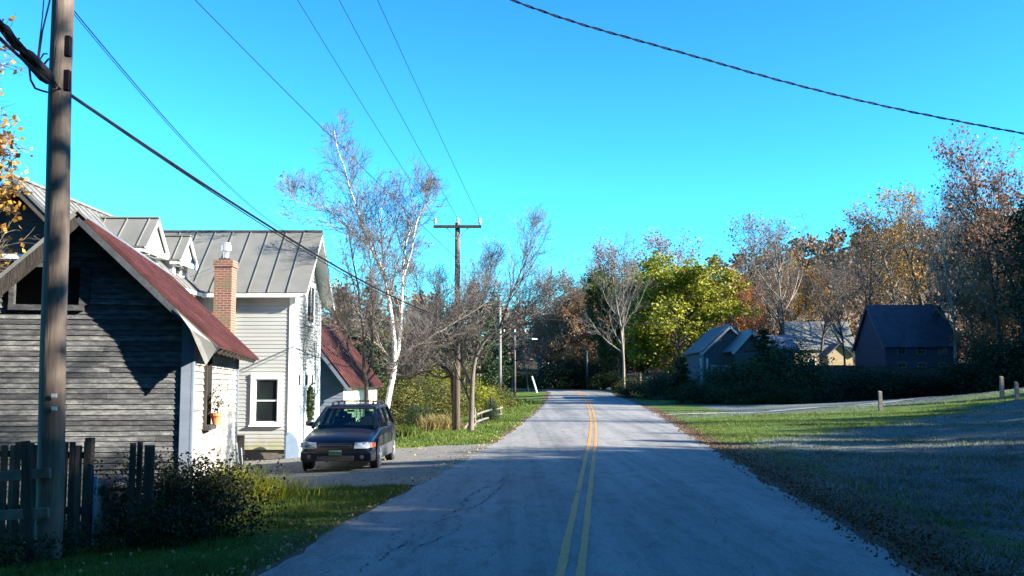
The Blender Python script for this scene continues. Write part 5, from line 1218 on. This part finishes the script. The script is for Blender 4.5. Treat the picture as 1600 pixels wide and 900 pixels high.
# ------------------------------------------------------------------ picket fence and yard clutter
FY = 12.9
def fx(px, Y=FY): return (px-800)/1600*Y
fence = empty('picket_fence', (fx(60), FY, -.12), 'dark weathered picket fence in front of the near shed', 'fence')
rgf = random.Random(5); x = fx(-40); pk = []
i = 0
while x < fx(146):
    mb = MB(); w_ = rgf.uniform(.055, .085); zt_ = P(60, 692+rgf.uniform(-3,4), FY).z; lean = rgf.uniform(-.012, .012)
    mb.hexa([(x,FY,-.15),(x+w_,FY,-.15),(x+w_,FY+.022,-.15),(x,FY+.022,-.15),(x+lean,FY,zt_),(x+w_+lean,FY,zt_-rgf.uniform(0,.03)),(x+w_+lean,FY+.022,zt_),(x+lean,FY+.022,zt_)])
    mb.r = [rgf.random()]*len(mb.f); mb.build('picket', M['oldwood'], fence); x += w_+rgf.uniform(.008, .026); i += 1
mb = MB(); mb.beam((fx(-60),FY+.05,P(0,790,FY).z),(fx(150),FY+.05,P(0,800,FY).z), .04, .08); mb.beam((fx(-60),FY+.05,P(0,708,FY).z),(fx(150),FY+.05,P(0,712,FY).z), .04, .08); mb.build('rail', M['oldwood'], fence)
mb = MB(); mb.box((fx(140),FY-.02,-.2),(fx(150),FY+.10,P(60,688,FY).z+.03)); mb.build('fence_post', M['oldwood'], fence)
rfc = empty('rail_fence', (fx(40,11.5), 11.7, -.12), 'two-rail fence section with leaning upright, in front of the pickets at the pole', 'fence')
mb = MB(); mb.beam((fx(-60,11.6),11.75,P(0,750,11.6).z),(fx(80,11.6),11.72,P(90,740,11.6).z), .05, .11); mb.build('rail', M['fencewood'], rfc)
mb = MB(); mb.beam((fx(-60,11.6),11.75,P(0,812,11.6).z),(fx(80,11.6),11.72,P(90,803,11.6).z), .05, .11); mb.build('rail', M['fencewood'], rfc)
mb = MB(); mb.beam((fx(38,11.5),11.63,P(0,690,11.5).z),(fx(57,11.5),11.60,-.15), .09, .05, up=(0,1,0)); mb.build('upright', M['oldwood'], rfc)
wp = empty('blue_post', (fx(154,13), 13.0, -.12), 'narrow pale blue board standing at the right end of the picket fence', 'board')
mb = MB(); mb.hexa([(fx(149,13),13,-.15),(fx(158,13),13,-.15),(fx(158,13),13.03,-.15),(fx(149,13),13.03,-.15),(fx(150,13),13,P(0,742,13).z),(fx(160,13),13,P(0,745,13).z),(fx(160,13),13.03,P(0,745,13).z),(fx(150,13),13.03,P(0,742,13).z)]); mb.build('board', mat('faded_blue_paint', [(.3,(.16,.28,.40)),(.7,(.35,.50,.60))], 4, .7), wp)
gp_ = empty('gate_post', (fx(222,12.7), 12.7, -.12), 'broken split gate post of grey boards left of the weeds', 'gate post')
for a0,a1,tp,yy in ((209,217,692,12.7),(219,226,690,12.73),(228,243,696,12.78)):
    mb = MB(); mb.hexa([(fx(a0,12.7),yy,-.2),(fx(a1,12.7),yy,-.2),(fx(a1,12.7),yy+.04,-.2),(fx(a0,12.7),yy+.04,-.2),(fx(a0,12.7),yy,P(0,tp,12.7).z),(fx(a1,12.7),yy,P(0,tp+3,12.7).z),(fx(a1,12.7),yy+.04,P(0,tp,12.7).z),(fx(a0,12.7),yy+.04,P(0,tp+2,12.7).z)]); mb.r = [(a0*7%10)/10]*6; mb.build('board', M['oldwood'] if a0 != 209 else M['darkwood'], gp_)
brl = empty('dark_barrel', (fx(186,14.0), 14.0, -.12), 'dark rounded bin in the shadow between fence end and gate post', 'bin')
mb = MB(); mb.lathe([(.20,0),(.23,.1),(.25,.5),(.24,.62),(.26,.64),(.20,.74),(.05,.78)], (fx(186,14),14.0,-.15), 18); mb.build('body', mat('dark_plastic', (.015,.014,.022), 4, .5), brl, smooth=True)
cl = empty('cellar_boards', (P(372,735,22.3).x, 22.3, -.15), 'dark upright board and grey pipe leaning at the back corner of the near shed', 'board')
mb = MB(); q = P(366, 735, 22.6); mb.box((P(365,735,22.3).x, 22.3, -.25), (P(380,735,22.3).x, 22.36, P(0,680,22.3).z)); mb.build('board', M['darkwood'], cl)
mb = MB(); mb.tube([P(369,692,22.1), P(372,720,22.0), P(376,745,21.9)], .025, 8); mb.tube([P(377,700,22.1), P(380,742,22.0)], .015, 6); mb.build('pipe', metalm, cl)

# rustic rail fence on the far left lawn
rf2 = empty('rustic_fence', (P(750,672,44).x, 44, -.1), 'broken rustic rail fence of pale split wood beside the tall crossarm pole', 'fence')
def rail(a_, b_, Ya, Yb, w_, nm='rail', m='fencewood'):
    mb = MB(); pa = P(*a_, Ya); pb = P(*b_, Yb); mb.tube([pa, pa.lerp(pb,.5)+Vector((0,0,.02)), pb], [w_, w_*.9, w_*.8], 6); mb.build(nm, M[m], rf2)
rail((743,678),(742,637),44,44,.055,'post'); rail((753,674),(751,640),47,47,.06,'post','oldwood'); rail((768,664),(767,620),50,50,.10,'post','bark_dark'); rail((783,652),(781,635),56,56,.08,'post')
rail((744,648),(768,640),44,49,.05); rail((745,659),(763,653),44,48,.05); rail((768,643),(785,637),50,56,.06); rail((767,650),(784,647),50,56,.06)
rail((722,674),(743,648),43,44,.055,'brace_rail'); rail((735,674),(745,658),43.5,44,.05,'brace_rail'); rail((757,668),(753,652),46,46,.04,'post','oldwood')

# posts on the right bank
for px, tp, bs_, Y, lab, wd_ in ((1373,612,646,50,'short grey wooden post on the crest of the right bank, leftmost of three',.055),(1563,589,622,50,'grey wooden post at the far right of the bank, in front of dark trees',.055),(1586,598,622,48,'thin mossy post at the far right of the bank, rightmost of three',.05)):
    x = (px-800)/1600*Y; zt_ = EYE+(600-tp)/1600*Y; z0 = gzf(x, Y); mb = MB()
    mb.hexa([(x-wd_*1.6,Y,z0-.3),(x+wd_*1.6,Y,z0-.3),(x+wd_*1.6,Y+.16,z0-.3),(x-wd_*1.6,Y+.16,z0-.3),(x-wd_*1.4,Y,zt_),(x+wd_*1.4,Y,zt_-.02),(x+wd_*1.4,Y+.14,zt_+.03),(x-wd_*1.4,Y+.14,zt_+.04)])
    o = mb.build('fence_post', M['fencewood'], origin=(x, Y, z0)); tag(o, lab, 'post', 'posts on the right bank')
for px, py in ((925,600),(955,598),(925,604)):
    pass
rocks = [(933,603,139),(950,603,134),(1022,612,92),(1030,616,88),(985,604,104)]
rkm = mat('grey_stone', [(.3,(.12,.115,.11)),(.7,(.32,.31,.29))], 2, .9, .5)
for i, (px, py, Y) in enumerate(rocks):
    rr = random.Random(i); x = (px-800)/1600*Y; z0 = gzf(x, Y); mb = MB(); s_ = rr.uniform(.35,.6)
    prof = [(s_*.8,-.1),(s_,.1),(s_*.85,s_*.5),(s_*.4,s_*.75)]; mb.lathe(prof, (x,Y,z0), 9); mb.v = [(vx+rr.gauss(0,.05), vy+rr.gauss(0,.05), vz+rr.gauss(0,.04)) for vx,vy,vz in mb.v]
    o = mb.build('boulder', rkm, origin=(x, Y, z0)); tag(o, ['pale boulder nearest the slim pole at the road bend','pale boulder second from the slim pole at the bend','grey boulder left of the frosty field corner','grey boulder at the frosty field corner, nearest the road','grey boulder at the foot of the forked grey tree'][i], 'boulder', 'boulders at the road bend')

# ------------------------------------------------------------------ the parked station wagon
CXc, CYc = -3.985, 23.35
car = empty('parked_car', (CXc, CYc, gzf(CXc, CYc+1)+.02), 'dark blue station wagon with roof rails parked beside the white farmhouse', 'car', rz=R(-.6))
paint = mat('dark_blue_car_paint', (.0015,.003,.010), 3, .28, coat=.4, spec=.45); clad = mat('grey_cladding', (.05,.054,.06), 4, .5, coat=.1)
glass = bpy.data.materials.new('car_glass'); glass.use_nodes = True; t = glass.node_tree; N = t.nodes; L = t.links; N.remove(N['Principled BSDF'])
tr = N.new('ShaderNodeBsdfTransparent'); tr.inputs[0].default_value = (.30,.42,.34,1); gl = N.new('ShaderNodeBsdfGlossy'); gl.inputs['Roughness'].default_value = .03; gl.inputs[0].default_value = (.9,.95,1,1)
fr = N.new('ShaderNodeFresnel'); fr.inputs[0].default_value = 1.5; ms = N.new('ShaderNodeMixShader'); L.new(fr.outputs[0], ms.inputs[0]); L.new(tr.outputs[0], ms.inputs[1]); L.new(gl.outputs[0], ms.inputs[2]); L.new(ms.outputs[0], N['Material Output'].inputs[0])
def loft(stations, sec):
    mb = MB(); k = None
    for st in stations:
        half = sec(st); ring = [(x, st[0], z) for x, z in half]+[(-x, st[0], z) for x, z in reversed(half[1:-1])]
        k = len(ring); mb.v += ring
    for i in range(len(stations)-1):
        for j in range(k):
            a_ = i*k+j; b_ = i*k+(j+1) % k; mb.f.append((a_, a_+k, b_+k, b_))
    mb.f.append(tuple(range(k))); mb.f.append(tuple(reversed(range((len(stations)-1)*k, len(stations)*k)))); return mb
st = [(0,.60,.32,.60,.02),(.03,.70,.27,.66,.02),(.10,.78,.24,.70,.025),(.25,.825,.22,.765,.03),(.55,.845,.22,.83,.035),(.95,.85,.22,.885,.03),(1.25,.85,.22,.93,.02),(1.5,.855,.22,.955,.0),(2.4,.86,.22,.965,0),(3.4,.86,.22,.975,0),(4.1,.85,.24,.975,0),(4.5,.82,.28,.95,0),(4.62,.76,.34,.90,0),(4.66,.70,.40,.84,0)]
body = loft(st, lambda s: [(0,s[2]),(s[1]*.86,s[2]),(s[1]*.96,s[2]+.08),(s[1],s[2]+.22),(s[1]*.995,(s[2]+s[3])/2+.08),(s[1]*.97,s[3]-.09),(s[1]*.90,s[3]-.02),(s[1]*.78,s[3]+.005),(s[1]*.4,s[3]+s[4]),(0,s[3]+s[4]*1.2)])
bo = body.build('body', paint, car, local=True, smooth=True)
md = bo.modifiers.new('s', 'SUBSURF'); md.levels = 2; md.render_levels = 2
gb = {'bl': (1.18,.77,.945), 'tl': (1.98,.585,1.40), 'tr': (4.22,.57,1.41), 'br': (4.52,.73,.96)}
def gpnt(k, s): y, x, z = gb[k]; return Vector((s*x, y, z))
m_ = MB(); m_.quad(gpnt('bl',-1), gpnt('bl',1), gpnt('tl',1), gpnt('tl',-1)); m_.build('windshield', glass, car, local=True)
for s in (1, -1):
    m_ = MB(); m_.quad(gpnt('bl',s), gpnt('br',s), gpnt('tr',s), gpnt('tl',s)); m_.build('side_glass', glass, car, local=True)
m_ = MB(); m_.quad(gpnt('br',1), gpnt('br',-1), gpnt('tr',-1), gpnt('tr',1)); m_.build('rear_glass', glass, car, local=True)
m_ = MB()
m_.hexa([(-.56,1.95,1.40),(.56,1.95,1.40),(.55,4.28,1.40),(-.55,4.28,1.40),(-.52,2.08,1.465),(.52,2.08,1.465),(.51,4.22,1.47),(-.51,4.22,1.47)]); rfo = m_.build('car_roof', paint, car, local=True, bevel=.03)
m_ = MB()
for s in (1, -1):
    m_.beam(gpnt('bl',s), gpnt('tl',s), .07, .06); m_.beam(gpnt('tr',s), gpnt('br',s), .10, .06); m_.beam(gpnt('tl',s), gpnt('tr',s), .07, .06)
    for yb_, yt_ in ((2.32,2.50),(3.28,3.30)):
        u = lambda yy, a_, b_: gpnt(a_,s).lerp(gpnt(b_,s), (yy-gb[a_][0])/(gb[b_][0]-gb[a_][0]))
        m_.beam(u(yb_,'bl','br'), u(yt_,'tl','tr'), .05, .09, up=(s,0,0))
m_.beam(gpnt('tl',-1), gpnt('tl',1), .06, .07); m_.build('pillar', paint, car, local=True, bevel=.012)
m_ = MB()
for s in (1, -1):
    m_.tube([(s*.50,2.25,1.49),(s*.50,2.35,1.535),(s*.50,4.0,1.535),(s*.50,4.1,1.49)], .018, 8)
    for y in (2.35, 3.15, 4.0): m_.box((s*.50-.025,y-.05,1.46),(s*.50+.025,y+.05,1.53))
m_.beam((-.52,2.8,1.545),(.52,2.8,1.545), .05, .03); m_.beam((-.52,3.6,1.545),(.52,3.6,1.545), .05, .03); m_.build('roof_rail', M['black'], car, local=True)
darkin = mat('dark_interior', (.012,.012,.014), 4, .8)
m_ = MB(); m_.box((-.68,1.35,.93),(.68,1.70,1.0)); m_.box((-.66,1.7,.90),(.66,4.3,.985))
for x in (-.33, .33):
    m_.hexa([(x-.22,2.6,.95),(x+.22,2.6,.95),(x+.22,2.72,.95),(x-.22,2.72,.95),(x-.19,2.7,1.16),(x+.19,2.7,1.16),(x+.19,2.78,1.16),(x-.19,2.78,1.16)]); m_.box((x-.11,2.73,1.17),(x+.11,2.81,1.30))
    m_.box((x-.2,3.5,.95),(x+.2,3.6,1.12)); m_.box((x-.1,3.53,1.12),(x+.1,3.6,1.22))
m_.build('seat', darkin, car, local=True, bevel=.02)
m_ = MB(); m_.tube([(.33+.17*math.cos(a_), 1.95, 1.02+.12*math.sin(a_)) for a_ in np.linspace(0,6.283,20)], .013, 6); m_.box((-.09,2.02,1.30),(.09,2.04,1.35)); m_.build('steering_wheel', darkin, car, local=True)
# bumper, grille, lamps, plate
m_ = MB(); m_.hexa([(-.80,.02,.24),(.80,.02,.24),(.85,.5,.22),(-.85,.5,.22),(-.79,-.02,.47),(.79,-.02,.47),(.86,.5,.50),(-.86,.5,.50)]); m_.build('bumper', paint, car, local=True, bevel=.045)
m_ = MB(); m_.box((-.42,-.035,.25),(.42,.0,.37)); m_.build('air_intake', M['black'], car, local=True, bevel=.01)
m_ = MB(); m_.hexa([(-.36,-.03,.54),(.36,-.03,.54),(.36,.1,.54),(-.36,.1,.54),(-.40,.0,.655),(.40,.0,.655),(.40,.12,.655),(-.40,.12,.655)]); gr = m_.build('grille', M['black'], car, local=True, bevel=.008)
m_ = MB(); m_.hexa([(-.38,-.035,.595),(.38,-.035,.595),(.38,.05,.595),(-.38,.05,.595),(-.38,-.03,.612),(.38,-.03,.612),(.38,.05,.612),(-.38,.05,.612)]); m_.build('grille_bar', mat('dull_chrome', (.20,.21,.23), 5, .25, metal=.9), gr, local=True)
lamp = mat('headlight_glass', (.28,.32,.37), 20, .12, coat=1.0); amber = mat('amber_lens', (.30,.06,.02), 5, .2, coat=1.0)
for s in (1, -1):
    m_ = MB(); q = [(s*.42,-.02,.53),(s*.70,.03,.53),(s*.775,.10,.545),(s*.785,.14,.655),(s*.68,.06,.68),(s*.44,.01,.665)]
    m_.extrude(q if s > 0 else list(reversed(q)), (0,-.022,.002)); m_.build('headlight', lamp, car, local=True, bevel=.006)
    m_ = MB(); m_.hexa([(s*.775,.07,.545),(s*.825,.11,.545),(s*.865,.34,.56),(s*.80,.34,.56),(s*.765,.09,.665),(s*.815,.13,.66),(s*.86,.34,.65),(s*.80,.34,.65)]); m_.build('turn_signal', amber, car, local=True, bevel=.006)
    m_ = MB(); m_.lathe([(.04,0),(.045,-.012),(.0,-.015)], (s*.60,.0,.34), 14, 'y'); m_.build('fog_lamp', mat('dull_lens',(.06,.065,.07),4,.2), car, local=True)
    m_ = MB(); m_.hexa([(s*.80,1.50,.96),(s*1.0,1.46,.98),(s*1.0,1.56,.98),(s*.80,1.60,.96),(s*.82,1.50,1.07),(s*.99,1.46,1.10),(s*.99,1.55,1.10),(s*.82,1.58,1.07)]); m_.build('side_mirror', M['black'], car, local=True, bevel=.02)
    m_ = MB(); m_.hexa([(s*.862,.98,.24),(s*.87,.98,.24),(s*.87,3.25,.24),(s*.862,3.25,.24),(s*.862,.98,.52),(s*.874,.98,.52),(s*.876,3.25,.54),(s*.864,3.25,.54)]); m_.build('side_cladding', clad, car, local=True)
    for yc in (.92, 3.55):
        m_ = MB(); m_.lathe([(.385,s*.0),(.385,s*.012),(.0,s*.012)], (s*.855,yc,.335), 28, 'x'); m_.build('wheel_arch', M['black'], car, local=True)
        m_ = MB(); m_.lathe([(.17,-.20*s),(.29,-.20*s),(.315,-.17*s),(.315,-.03*s),(.295,.0),(.22,.004*s)], (s*.875,yc,.315), 28, 'x'); wl = m_.build('wheel', M['black'], car, local=True)
        m_ = MB(); m_.lathe([(.21,-.01*s),(.215,.008*s),(.19,.0),(.16,-.02*s),(.05,-.005*s),(.04,.008*s),(.0,.01*s)], (s*.875,yc,.315), 20, 'x')
        for i in range(5):
            a_ = i*2*math.pi/5+.3; m_.beam((s*.885,yc,.315),(s*.882,yc+.19*math.cos(a_),.315+.19*math.sin(a_)), .055, .02, up=(1,0,0))
        m_.build('rim', mat('alloy_rim', (.42,.43,.45), 5, .4, metal=.6), wl, local=True)
m_ = MB(); m_.box((-.15,-.05,.375),(.15,-.03,.49)); pl = m_.build('number_plate', mat('green_plate', (.006,.05,.035), 4, .5), car, local=True, bevel=.004)
m_ = MB(); m_.box((-.14,-.053,.475),(.14,-.0505,.482)); m_.build('plate_edge', M['trim'], pl, local=True)
for x0,x1,y in ((.87,.88,1.75),(.87,.88,2.72),(.87,.88,3.2)):
    m_ = MB(); m_.box((.835,y,.50),(.866,y+.008,.93)); m_.build('door_seam', M['black'], car, local=True)
for y in (2.1, 3.0): m_ = MB(); m_.box((.85,y,.78),(.885,y+.14,.80)); m_.build('door_handle', M['black'], car, local=True)

# ------------------------------------------------------------------ grass, weeds, litter
def blades(name, X_, Y_, hgt, wid, leafkey, seed, label=None, lean=.5, zoff=0):
    rg = np.random.default_rng(seed); n = len(X_); Z_ = gz(X_, Y_)+zoff; a_ = rg.uniform(0, 6.283, n); tuft = .55+.9*np.clip(np.sin(X_*3.1+2*np.sin(Y_*1.3))*np.sin(Y_*2.7+1.5*np.sin(X_*1.9)), 0, 1)+.35*np.sin(X_*.7+1)*np.sin(Y_*.6); h = hgt*rg.uniform(.5,1.4,n)*tuft; w_ = wid*rg.uniform(.6,1.3,n)
    dx, dy = np.cos(a_)*w_/2, np.sin(a_)*w_/2; lx = rg.normal(0, lean, n)*h; ly = rg.normal(0, lean, n)*h
    p0 = np.column_stack([X_-dx, Y_-dy, Z_-.01]); p1 = np.column_stack([X_+dx, Y_+dy, Z_-.01]); p2 = np.column_stack([X_+lx, Y_+ly, Z_+h])
    V_ = np.stack([p0,p1,p2],1).reshape(-1,3); F_ = np.arange(3*n).reshape(n,3)
    patch = .5+.5*np.sin(X_*.9+seed)*np.sin(Y_*.7+1); r_ = np.clip(.55*rg.random(n)+.45*patch, 0, 1)
    o = fast_mesh(name, V_, F_, r_, M[leafkey]); tag(o, kind='stuff'); 
    if label: tag(o, label, 'grass')
    return o
rg = np.random.default_rng(77)
def scatter(n, x0, x1, y0, y1, cond, pw=1.):
    Y_ = np.exp(rg.uniform(math.log(y0), math.log(y1), n)) if pw else rg.uniform(y0, y1, n)
    X_ = rg.uniform(0, 1, n)*(x1-x0)+x0
    d_, s_, _ = road_dist(X_, Y_); k_ = cond(X_, Y_, d_-HW, s_); return X_[k_], Y_[k_], (d_-HW)[k_]
infr = lambda X_, Y_: np.abs(X_)/Y_ < .56
x_, y_, e_ = scatter(260000, -9, 1, 6.5, 20.5, lambda X_,Y_,e,s: (s<0)&(e>.0)&infr(X_,Y_)&~in_drive(X_,Y_)&(rg.random(len(X_)) < np.clip((e+.05)*4,0,1)))
blades('verge_grass', x_, y_, .075, .014, 'grass', 1, 'shaded grass verge at the near left edge of the road')
x_, y_, e_ = scatter(200000, -13, 3, 31.5, 78, lambda X_,Y_,e,s: (s<0)&(e>.05)&(e<14)&infr(X_,Y_)&~in_drive(X_,Y_)&(X_>-13)&((X_>-5)|(Y_>49))&(rg.random(len(X_)) < np.clip(e*1.5,0,1)))
blades('lawn_grass', x_, y_, .085, .035, 'grass', 2, 'sunlit green lawn left of the road by the rail fence')
x_, y_, e_ = scatter(520000, 2, 30, 6.5, 58, lambda X_,Y_,e,s: (s>0)&(e>.25)&infr(X_,Y_)&(rg.random(len(X_)) < np.clip((e-.2)*1.0,0,1))&~in_sunlit_strip(X_,Y_))
k_ = (y_ < 30+(x_-4)*.9) | (y_ > 50.5)
tf = rg.random(len(x_)) < .72
blades('frosty_grass', x_[k_&tf], y_[k_&tf], .06, .022, 'frost', 3, 'frosted short grass of the shaded right bank', lean=.9)
blades('bank_grass', x_[~(k_&tf)], y_[~(k_&tf)], .07, .022, 'grass', 4, 'green grass of the right bank')
x_, y_, e_ = scatter(170000, 1, 12, 7, 60, lambda X_,Y_,e,s: (s>0)&(e>-.22)&(rg.random(len(X_)) < np.exp(-np.abs(e-.45)/.33)))
n = len(x_); cs = np.column_stack([x_, y_, gz(x_, y_)+.03+.012*rg.random(n)]); V_, F_, r_ = leafquads(cs, .042, rg, .35); V_[:,2] = np.maximum(V_[:,2], 0.012+np.repeat(gz(x_,y_),4)); tag(fast_mesh('fallen_leaves', V_, F_, r_, M['litter']), 'dark fallen leaves along the right road edge', 'leaf litter', kind='stuff')
x_, y_, e_ = scatter(14000, -9, 3, 7, 60, lambda X_,Y_,e,s: (s<0)&(e>-.15)&(rg.random(len(X_)) < .12+np.exp(-np.abs(e-.1)/.25)))
n = len(x_); cs = np.column_stack([x_, y_, gz(x_, y_)+.045]); V_, F_, r_ = leafquads(cs, .05, rg, .0); tag(fast_mesh('scattered_leaves', V_, F_, r_, M['straw']), 'pale dry leaves scattered on the left verge', 'leaf litter', kind='stuff')

def clump(name, label, cat, x, y, n, spreadx, spready, h, leafkey, seed, wid=.02, arch=.7, leaves=0, lsize=.06):
    rr = np.random.default_rng(seed); e = empty(name, (x, y, gzf(x, y)), label, cat); segs = 5
    bx = rr.normal(0, spreadx*.33, n); by = rr.normal(0, spready*.33, n); a_ = rr.uniform(0, 6.283, n); hh = h*rr.uniform(.55, 1.15, n); out = arch*hh*rr.uniform(.2, 1, n)
    out_dir = np.stack([np.cos(a_)+bx/spreadx, np.sin(a_)+by/spready], 1); out_dir /= np.linalg.norm(out_dir, axis=1)[:,None]
    w0 = wid*rr.uniform(.6, 1.3, n); pa = np.stack([-out_dir[:,1], out_dir[:,0]], 1); rows = []
    for i in range(segs+1):
        u = i/segs; cx_ = bx+out_dir[:,0]*out*u**1.8; cy_ = by+out_dir[:,1]*out*u**1.8; cz_ = hh*(u-.35*arch*u**3); w_ = w0*(1-u*.92)
        rows.append((np.column_stack([cx_-pa[:,0]*w_/2, cy_-pa[:,1]*w_/2, cz_]), np.column_stack([cx_+pa[:,0]*w_/2, cy_+pa[:,1]*w_/2, cz_])))
    V_ = np.stack([q for pr in rows for q in pr], 1).reshape(-1,3); k = 2*(segs+1); b_ = np.arange(n)[:,None]*k
    F_ = np.concatenate([np.stack([b_[:,0]+2*i, b_[:,0]+2*i+1, b_[:,0]+2*i+3, b_[:,0]+2*i+2], 1) for i in range(segs)]); base = rr.random(n); r_ = np.tile(base, segs)
    fast_mesh('stalks', V_, F_, r_, M[leafkey], e)
    if leaves:
        ix = rr.integers(0, n, leaves); u = rr.uniform(.25, 1, leaves); cs = np.column_stack([bx[ix]+out_dir[ix,0]*out[ix]*u**1.8, by[ix]+out_dir[ix,1]*out[ix]*u**1.8, hh[ix]*(u-.35*arch*u**3)])+rr.normal(0, .05, (leaves,3))
        V_, F_, r2 = leafquads(cs, lsize, rr, .1); fast_mesh('foliage', V_, F_, r2, M[leafkey], e)
    return e
for i, (px, Y, n, sx_, h, key, lab, lv) in enumerate([
    (252, 13.2, 120, .9, 1.15, 'weed', 'dark tall weeds just right of the split gate post', 1500),
    (290, 13.6, 130, 1.0, 1.1, 'weed', 'dark weeds in front of the near shed corner board', 1700),
    (318, 14.1, 110, .9, 1.05, 'weed', 'dark leafy weeds in front of the white side wall of the near shed', 1500),
    (345, 15.0, 100, .9, .85, 'weed', 'dark low weeds between shed weeds and the bright grass clump', 1100),
    (268, 12.6, 110, 1.0, .6, 'weed', 'low dark weeds nearest the verge, below the gate post', 1200),
    (325, 13.2, 100, 1.0, .55, 'weed', 'low dark weeds nearest the verge, right end', 1100),
    (120, 12.3, 60, .8, .4, 'weed', 'low weeds at the foot of the picket fence right of the near pole', 500),
    (30, 11.3, 60, .8, .4, 'weed', 'low weeds at the foot of the two-rail fence', 500)]):
    clump('weeds', lab, 'weeds', (px-800)/1600*Y, Y, n, sx_, .7, h, key, 60+i, wid=.010, arch=.45, leaves=int(lv*2.2), lsize=.042)
clump('ornamental_grass', 'bright yellow-green arching grass clump beside the near shed back corner', 'grass clump', (362-800)/1600*17.6, 17.6, 900, .9, .7, .85, 'fountain', 71, wid=.02, arch=.9)
clump('ornamental_grass', 'lower yellow-green arching grass clump nearest the driveway', 'grass clump', (405-800)/1600*17.6, 17.6, 1100, 1.3, .8, .62, 'fountain', 72, wid=.02, arch=1.0)
clump('dry_grass_bush', 'pale straw-coloured grass bush left of the tall pole on the lawn', 'grass clump', (690-800)/1600*44, 44, 700, 1.2, .9, .85, 'straw', 73, wid=.03, arch=.7)
clump('dry_grass_bush', 'small green grass clump right beside the blue car', 'grass clump', (634-800)/1600*39, 39, 400, .8, .7, .6, 'grass', 74, wid=.03, arch=.6)
clump('roadside_weeds', 'green weeds on the lawn slope beyond the rail fence', 'weeds', (792-800)/1600*74, 74, 600, 2.6, 2.5, .5, 'grass', 75, wid=.06, arch=.6, leaves=1200, lsize=.16)
